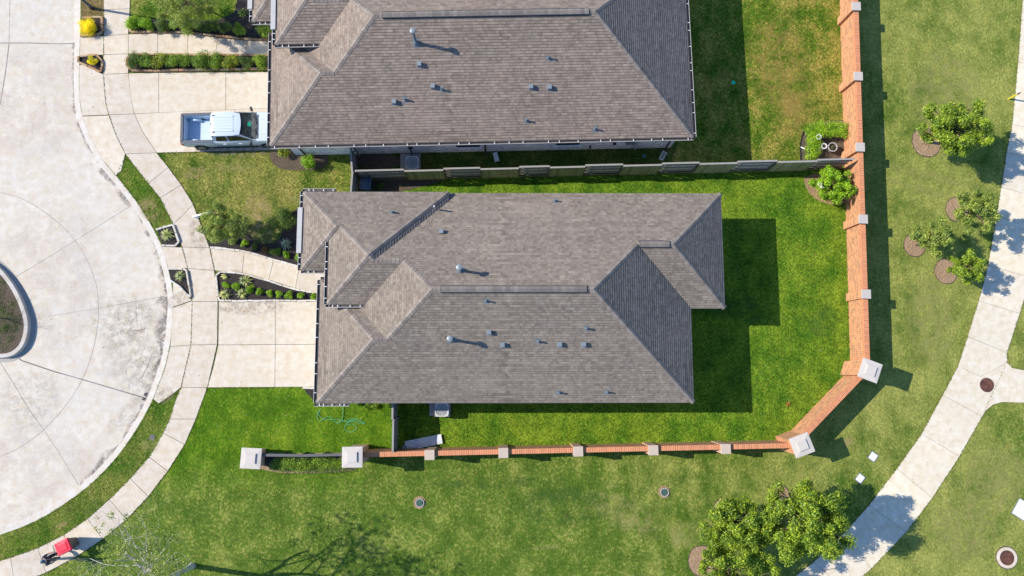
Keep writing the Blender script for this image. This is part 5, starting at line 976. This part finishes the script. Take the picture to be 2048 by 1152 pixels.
# yellow marker, lamp post, white pipe
p = G(2017, 198); root = thing('marker_post', 'thin yellow marker post with black tip at the left edge of the path', 'post', (p.x, p.y, 0)); m = MB(); m.tube([(p.x, p.y, 0), (p.x, p.y, .8)], .05, 8); m.build('shaft', 'yellow', root); m = MB(); m.tube([(p.x, p.y, .8), (p.x, p.y, 1.05)], [.05, .02], 8); m.build('tip', 'black', root)
p = G(185, 17); root = thing('street_lamp', 'dark street lamp post on the brown verge above the golden bush', 'street lamp', (p.x, p.y, 0)); m = MB(); m.tube([(p.x, p.y, 0), (p.x, p.y, .3), (p.x, p.y, .32), (p.x, p.y, 5.2)], [.12, .11, .075, .05], 12); m.build('pole', 'lamppost', root, smooth=True); m = MB(); m.tube([(p.x, p.y, 5.2), (p.x-.4, p.y, 5.4), (p.x-1.0, p.y, 5.4)], .035, 8); m.build('arm', 'lamppost', root); m = MB(); m.box(p.x-1.2, p.y, 5.33, 5.43, .6, .25); m.build('lamp_head', 'lamppost', root, bevel=.03)
a, b2 = G(386, 433.5, .12), G(423, 424, .35); root = thing('white_pipe', 'white plastic pipe lying over the pavement edge beside the pale front yard tree', 'pipe', (a.x, a.y, 0)); m = MB(); m.tube([a, b2], [.06, .075], 12); m.build('tube', 'white', root); m = MB(); m.tube([b2, b2+(b2-a).normalized()*.12], .095, 12); m.tube([G(398, 434, .06), G(392, 437, .05)], .04, 8); m.build('fitting', 'white', root)
# garden hose: one long loose coil
pts = [(686, 803), (687, 822), (685, 840), (678, 847), (668, 842), (660, 832), (648, 836), (640, 845), (634, 835), (636, 822), (643, 818), (636, 828), (645, 838), (662, 840), (680, 838), (690, 843), (702, 836), (716, 838), (733, 846), (722, 848), (706, 841), (694, 846), (688, 856), (697, 865), (710, 862), (715, 852), (706, 847), (692, 850), (700, 839), (720, 843), (736, 849), (715, 836), (700, 844), (683, 841), (672, 847)]
Q = smooth_poly([G2(u, v) for u, v in pts], 3); m = MB(); m.tube([(x, y, .05+.02*math.sin(i*.13)) for i, (x, y) in enumerate(Q)], .012, 6, cap=False); tag(m.build('garden_hose', 'hose', smooth=True), 'thin green garden hose lying in loose loops on the lawn below the lower house', 'hose')
p = G(1577, 808, .08); m = MB(); bl = thing('fallen_leaves', 'little clump of brown fallen leaves on the bright back lawn', 'leaves', (p.x, p.y, 0)); leaves_mesh('leaf', 'brownleaf', bl, [(p.x, p.y, .07)], [(.16, .16, .05)], 14, .15)
# pots inside the L hedge
def pot(label, px, r, h, mat, plant): p = G(*px, h); root = thing('plant_pot', label, 'plant pot', (p.x, p.y, 0), 'plant pots inside the L hedge'); m = MB(); m.tube([(p.x, p.y, 0), (p.x, p.y, h)], [r*.7, r], 20, cap=False); m.ring((p.x, p.y), r-.04, r+.015, h-.04, h+.01); m.build('pot_wall', mat, root); m = MB(); m.disc((p.x, p.y), r*.9, h-.12, h-.08); m.build('compost', 'mulch', root); leaves_mesh('foliage', plant, root, [(p.x, p.y, h)], [r*.5], 20, .07)
pot('white pot half under the hedge corner, upper left of the three pots', (1637.5, 273.5), .15, .75, 'white', 'leafDark'); pot('white pot in the middle beside the clipped hedge', (1648.5, 292), .16, .6, 'white', 'leafRed'); pot('larger grey pot right of the white pot, casting a round shadow', (1665.5, 294), .27, .55, 'padm', 'leafYT')
# small bath ornament edge light by bed
p = G(1605, 296, .1); m = MB(); m.tube([(p.x-.1, p.y+.06, .1), (p.x+.12, p.y-.08, .16)], .04, 8); tag(m.build('garden_light', 'white', bevel=.01), 'tiny white garden light at the edge of the hedge bed', 'garden light')
# ------------------------------------------------------------------ person pushing the bin
def person():
    f = G(126, 1106); hd = G(86, 1124, 1.66); root = thing('person', 'person in dark navy clothes and pale blue cap pushing the red lidded bin', 'person', (f.x, f.y, .035), None, 0)
    d_ = Vector((math.cos(RB), math.sin(RB), 0)); s_ = Vector((-d_.y, d_.x, 0)); F = Vector((f.x, f.y, 0))-d_*.12
    def P(a, b_, z): v = F+d_*a+s_*b_; return Vector((v.x, v.y, z+.035))
    V = {}; E_ = []
    def chain(n, pts, rads):
        prev = None
        for i, (p_, r_) in enumerate(zip(pts, rads)):
            k = n+str(i); V[k] = (p_, r_)
            if prev: E_.append((prev, k))
            prev = k
        return n+'0', prev
    def skin(name, V, E_, mat, parent, root_key):
        ks = list(V); me = bpy.data.meshes.new(name); off = WLOC[root.name]; me.from_pydata([V[k][0]-off for k in ks], [(ks.index(a), ks.index(b_)) for a, b_ in E_], []); o = bpy.data.objects.new(name, me); COL.objects.link(o); o.parent = parent
        md = o.modifiers.new('skin', 'SKIN'); sv = me.skin_vertices[0] if me.skin_vertices else None
        if sv is None:
            bpy.context.view_layer.objects.active = o; bm = bmesh.new(); bm.from_mesh(me); bm.verts.layers.skin.verify(); bm.to_mesh(me); bm.free(); sv = me.skin_vertices[0]
        for i, k in enumerate(ks): r_ = V[k][1]; sv.data[i].radius = r_ if isinstance(r_, tuple) else (r_, r_); sv.data[i].use_root = (k == root_key)
        md.use_smooth_shade = True; ss = o.modifiers.new('sub', 'SUBSURF'); ss.levels = 1; ss.render_levels = 2; me.materials.append(M[mat]); WLOC[o.name] = off; return o
    pel = P(-.08, 0, .92); V = {'p': (pel, .115), 's1': (P(-.06, 0, 1.1), .115), 's2': (P(.0, 0, 1.28), (.12, .14)), 's3': (P(.05, 0, 1.42), .085), 'n': (P(.08, 0, 1.50), .055), 'h1': (P(.11, 0, 1.58), .085), 'h2': (P(.12, 0, 1.68), .098), 'h3': (P(.11, 0, 1.74), .07)}
    E_ = [('p', 's1'), ('s1', 's2'), ('s2', 's3'), ('s3', 'n'), ('n', 'h1'), ('h1', 'h2'), ('h2', 'h3')]
    for sg, kx, fx_ in ((1, .22, .38), (-1, .02, -.28)):
        a = 'L' if sg > 0 else 'R'; V[a+'hip'] = (P(-.08, sg*.10, .86), .085); V[a+'kn'] = (P(kx, sg*.11, .50), .065); V[a+'an'] = (P(fx_-.06, sg*.11, .10), .042); V[a+'to'] = (P(fx_+.12, sg*.12, .05), .035)
        V[a+'sh'] = (P(.04, sg*.20, 1.38), .055); V[a+'el'] = (P(.14, sg*.27, 1.16), .048); V[a+'wr'] = (P(.36, sg*.24, 1.10), .032); V[a+'ha'] = (P(.43, sg*.24, 1.09), .036)
        E_ += [('p', a+'hip'), (a+'hip', a+'kn'), (a+'kn', a+'an'), (a+'an', a+'to'), ('s3', a+'sh'), (a+'sh', a+'el'), (a+'el', a+'wr'), (a+'wr', a+'ha')]
    body = skin('body', V, E_, 'skin', root, 'p')
    # clothes: slightly fatter shells over the same joints
    T = {'p': (V['p'][0]+Vector((0, 0, -.03)), .170), 's1': (V['s1'][0], .165), 's2': (V['s2'][0], (.17, .195)), 's3': (V['s3'][0], .125), 'Lsh': (V['Lsh'][0], .095), 'Rsh': (V['Rsh'][0], .095)}
    for a in 'LR': T[a+'el'] = (V[a+'sh'][0].lerp(V[a+'el'][0], .85), .068)
    skin('shirt', T, [('p', 's1'), ('s1', 's2'), ('s2', 's3'), ('s3', 'Lsh'), ('s3', 'Rsh'), ('Lsh', 'Lel'), ('Rsh', 'Rel')], 'darkcloth', root, 'p')
    T = {'p': (V['p'][0], .150), 'w': (P(-.07, 0, 1.03), .135)}; Et = [('p', 'w')]
    for a in 'LR':
        T[a+'hip'] = (V[a+'hip'][0], .125); T[a+'kn'] = (V[a+'kn'][0], .088); T[a+'an'] = (V[a+'an'][0], .065); Et += [('p', a+'hip'), (a+'hip', a+'kn'), (a+'kn', a+'an')]
    skin('trousers', T, Et, 'navy', root, 'p')
    for a, sg in (('L', 1), ('R', -1)):
        fp = V[a+'an'][0]; m = MB(); c = fp+d_*.07; m.box(c.x, c.y, .04, .13, .28, .11, RB); m.build('shoe', 'black', root, bevel=.03)
        hp = V[a+'ha'][0]; m = MB()
        for j in range(4): o = s_*((j-1.5)*.021); L_ = (.062, .07, .066, .052)[j]; m.tube([hp+o+d_*.01, hp+o+d_*.05+Vector((0, 0, .012)), hp+o+d_*(.05+L_*.4)-Vector((0, 0, .012)), hp+o+d_*.045-Vector((0, 0, .038))], [.010, .0095, .009, .008], 6)
        m.tube([hp-s_*sg*.03, hp-s_*sg*.055+d_*.03-Vector((0, 0, .01)), hp-s_*sg*.05+d_*.06-Vector((0, 0, .03))], [.012, .011, .009], 6); m.build('fingers', 'skin', body, smooth=True)
    hc = V['h2'][0]; m = MB(); vs = []; n = 16
    for i in range(6):
        el = math.pi/2*i/5
        for k in range(n): a = 2*math.pi*k/n; vs.append(hc+d_*(.118*math.cos(el)*math.cos(a)-.01)+s_*.098*math.cos(el)*math.sin(a)+Vector((0, 0, .045+.10*math.sin(el))))
    m.grid(vs, [(i*n+k, i*n+(k+1) % n, (i+1)*n+(k+1) % n, (i+1)*n+k) for i in range(5) for k in range(n)]); c0 = hc+Vector((0, 0, .05)); m.grid([c0+d_*.09+s_*.085, c0+d_*.09-s_*.085, c0+d_*.20-s_*.05-Vector((0, 0, .01)), c0+d_*.20+s_*.05-Vector((0, 0, .01))], [(0, 1, 2, 3)]); m.build('cap', 'capcloth', root, smooth=True)
    m = MB(); vs = []
    for i in range(4):
        for k in range(n): a = 2*math.pi*k/n; q = 1 if math.cos(a) < .45 else .8; vs.append(hc+d_*(.106*q*math.cos(a)-.012)+s_*.098*q*math.sin(a)+Vector((0, 0, .06-.045*i)))
    m.grid(vs, [(i*n+k, i*n+(k+1) % n, (i+1)*n+(k+1) % n, (i+1)*n+k) for i in range(3) for k in range(n)]); m.build('hair', 'hair', root, smooth=True)
    m = MB(); fc = hc+d_*.088
    m.tube([fc+Vector((0, 0, .012)), fc+d_*.022-Vector((0, 0, .02)), fc-Vector((0, 0, .03))], [.008, .014, .008], 6); m.build('nose', 'skin', body)
    for sg in (-1, 1): m = MB(); e0 = fc+s_*sg*.033+Vector((0, 0, .015)); m.tube([e0-d_*.005, e0+d_*.006], .010, 8); m.build('eye', 'black', body); m = MB(); e0 = hc+s_*sg*.092-Vector((0, 0, .015)); m.tube([e0+Vector((0, 0, .02)), e0+s_*sg*.012, e0-Vector((0, 0, .025))], .011, 6); m.build('ear', 'skin', body)
    m = MB(); m.obox(fc+s_*.024-Vector((0, 0, .052)), fc-s_*.024-Vector((0, 0, .052)), .008, .010); m.build('mouth', 'redlid', body)
person()

# ragged grass leaning over the paving edges
FR = []
for L, m_ in ((I, 1), (O, -1)):
    P = resample(PX(L[1:] if L is I else L[8:], .03), .06); FR += [(p[0]+RNG.normal()*.015, p[1]+RNG.normal()*.015, .03) for p in P if RNG.random() < .55]
for L in (K[7:12], K[15:24], [(412, 776), (640, 776)], [(314, 306), (538, 301)], TL, TR, [(243, 342), (251, 310)], [(250, 312), (233, 351)], [(305, 801), (318, 809), (350, 787), (362, 777)], [(712, 939), (690, 944), (560, 948)]):
    P = resample(PX(L, .03), .06); FR += [(p[0]+RNG.normal()*.02, p[1]+RNG.normal()*.02, .03) for p in P if RNG.random() < .55]
M['fringe'] = leaf('grass_blade', (.035, .085, .008), (.16, .22, .03), .7, .15, .2)
fo = leaves_mesh('grass_fringe', 'fringe', None, FR, [(.045, .045, .03)]*len(FR), 3, .09, asp=.3, shell=.1); fo['kind'] = 'stuff'

# dry worn patches in the turf, thin irregular sheets with ragged edges
M['dryturf'] = stainmat('dry_turf', (.31, .30, .09), .62, 1.9); M['worn'] = stainmat('worn_turf', (.40, .29, .13), .75, 2.2); M['tanturf'] = stainmat('tan_turf', (.36, .24, .06), .45, 1.6); M['lush'] = stainmat('lush_turf', (.035, .10, .010), .5, 1.2)
zg = [.020]
def turf(c, rx, ry, rot=0, mat='dryturf'): zg[0] += .0007; patch('turf_patch', c, rx, ry, rot, mat, zg[0])
for c, rx, ry, rot, mt in [((515, 425), .9, 1.3, .3, 'worn'), ((522, 470), 1.3, .7, 0, 'worn'), ((545, 480), 1.2, .5, 0, 'lush'), ((470, 330), 1.3, .5, 0, 'dryturf'), ((390, 345), .8, .4, .3, 'worn'), ((600, 400), .7, .4, 0, 'dryturf'), ((1092, 1095), 1.0, .13, .03, 'dryturf'), ((1225, 972), .5, .12, 0, 'dryturf'),
        ((1560, 130), 2.2, 3.4, .2, 'tanturf'), ((1590, 235), 1.3, 1.5, 0, 'tanturf'), ((1250, 1030), 2.5, 1.0, -.5, 'dryturf'), ((1360, 1070), 1.0, .8, 0, 'dryturf'), ((1890, 190), 2.5, 3.2, 0, 'dryturf'), ((1860, 640), 1.6, 3.0, 0, 'dryturf'), ((1990, 960), 2.2, 2.0, .7, 'dryturf'), ((1930, 1060), 2.0, 2.0, .7, 'dryturf'), ((1850, 350), 2.6, .35, -.25, 'dryturf'), ((1830, 375), 2.2, .25, -.3, 'dryturf'),
        ((1700, 885), .4, .3, 0, 'worn'), ((297, 420), .6, .9, .5, 'worn'), ((640, 935), 3, .35, 0, 'dryturf'), ((1000, 965), 4.5, .35, .02, 'lush'), ((1130, 1010), 3, 1.2, 0, 'lush'), ((300, 890), .6, .5, 0, 'dryturf'), ((120, 1052), .5, .2, .5, 'worn'), ((1440, 600), 1.2, 1.2, 0, 'lush'), ((1500, 620), .8, 1.0, 0, 'lush'), ((1640, 640), 1.2, 1.2, 0, 'lush')]: turf(c, rx, ry, rot, mt)
# scattered small litter: dead leaves and clippings on lawns and paving
LP = [(*G2(RNG.uniform(0, 2048), RNG.uniform(0, 1152)), .045) for _ in range(420)]; LP = [p for p in LP if not (-13.5 < p[0] < 12 and -2 < p[1] < 9.8) and not (-14 < p[0] < 11 and p[1] > 11.9)]
lo = leaves_mesh('leaf_litter', 'brownleaf', None, LP, [(.06, .06, .01)]*len(LP), 1, .10, shell=.1); lo['kind'] = 'stuff'
WP = [(*G2(RNG.uniform(1440, 1700), RNG.uniform(400, 880)), .05) for _ in range(90)]+[(*G2(RNG.uniform(420, 780), RNG.uniform(780, 900)), .05) for _ in range(40)]
wo = leaves_mesh('clover_flowers', 'petal', None, WP, [(.05, .05, .01)]*len(WP), 1, .06, shell=.1); wo['kind'] = 'stuff'
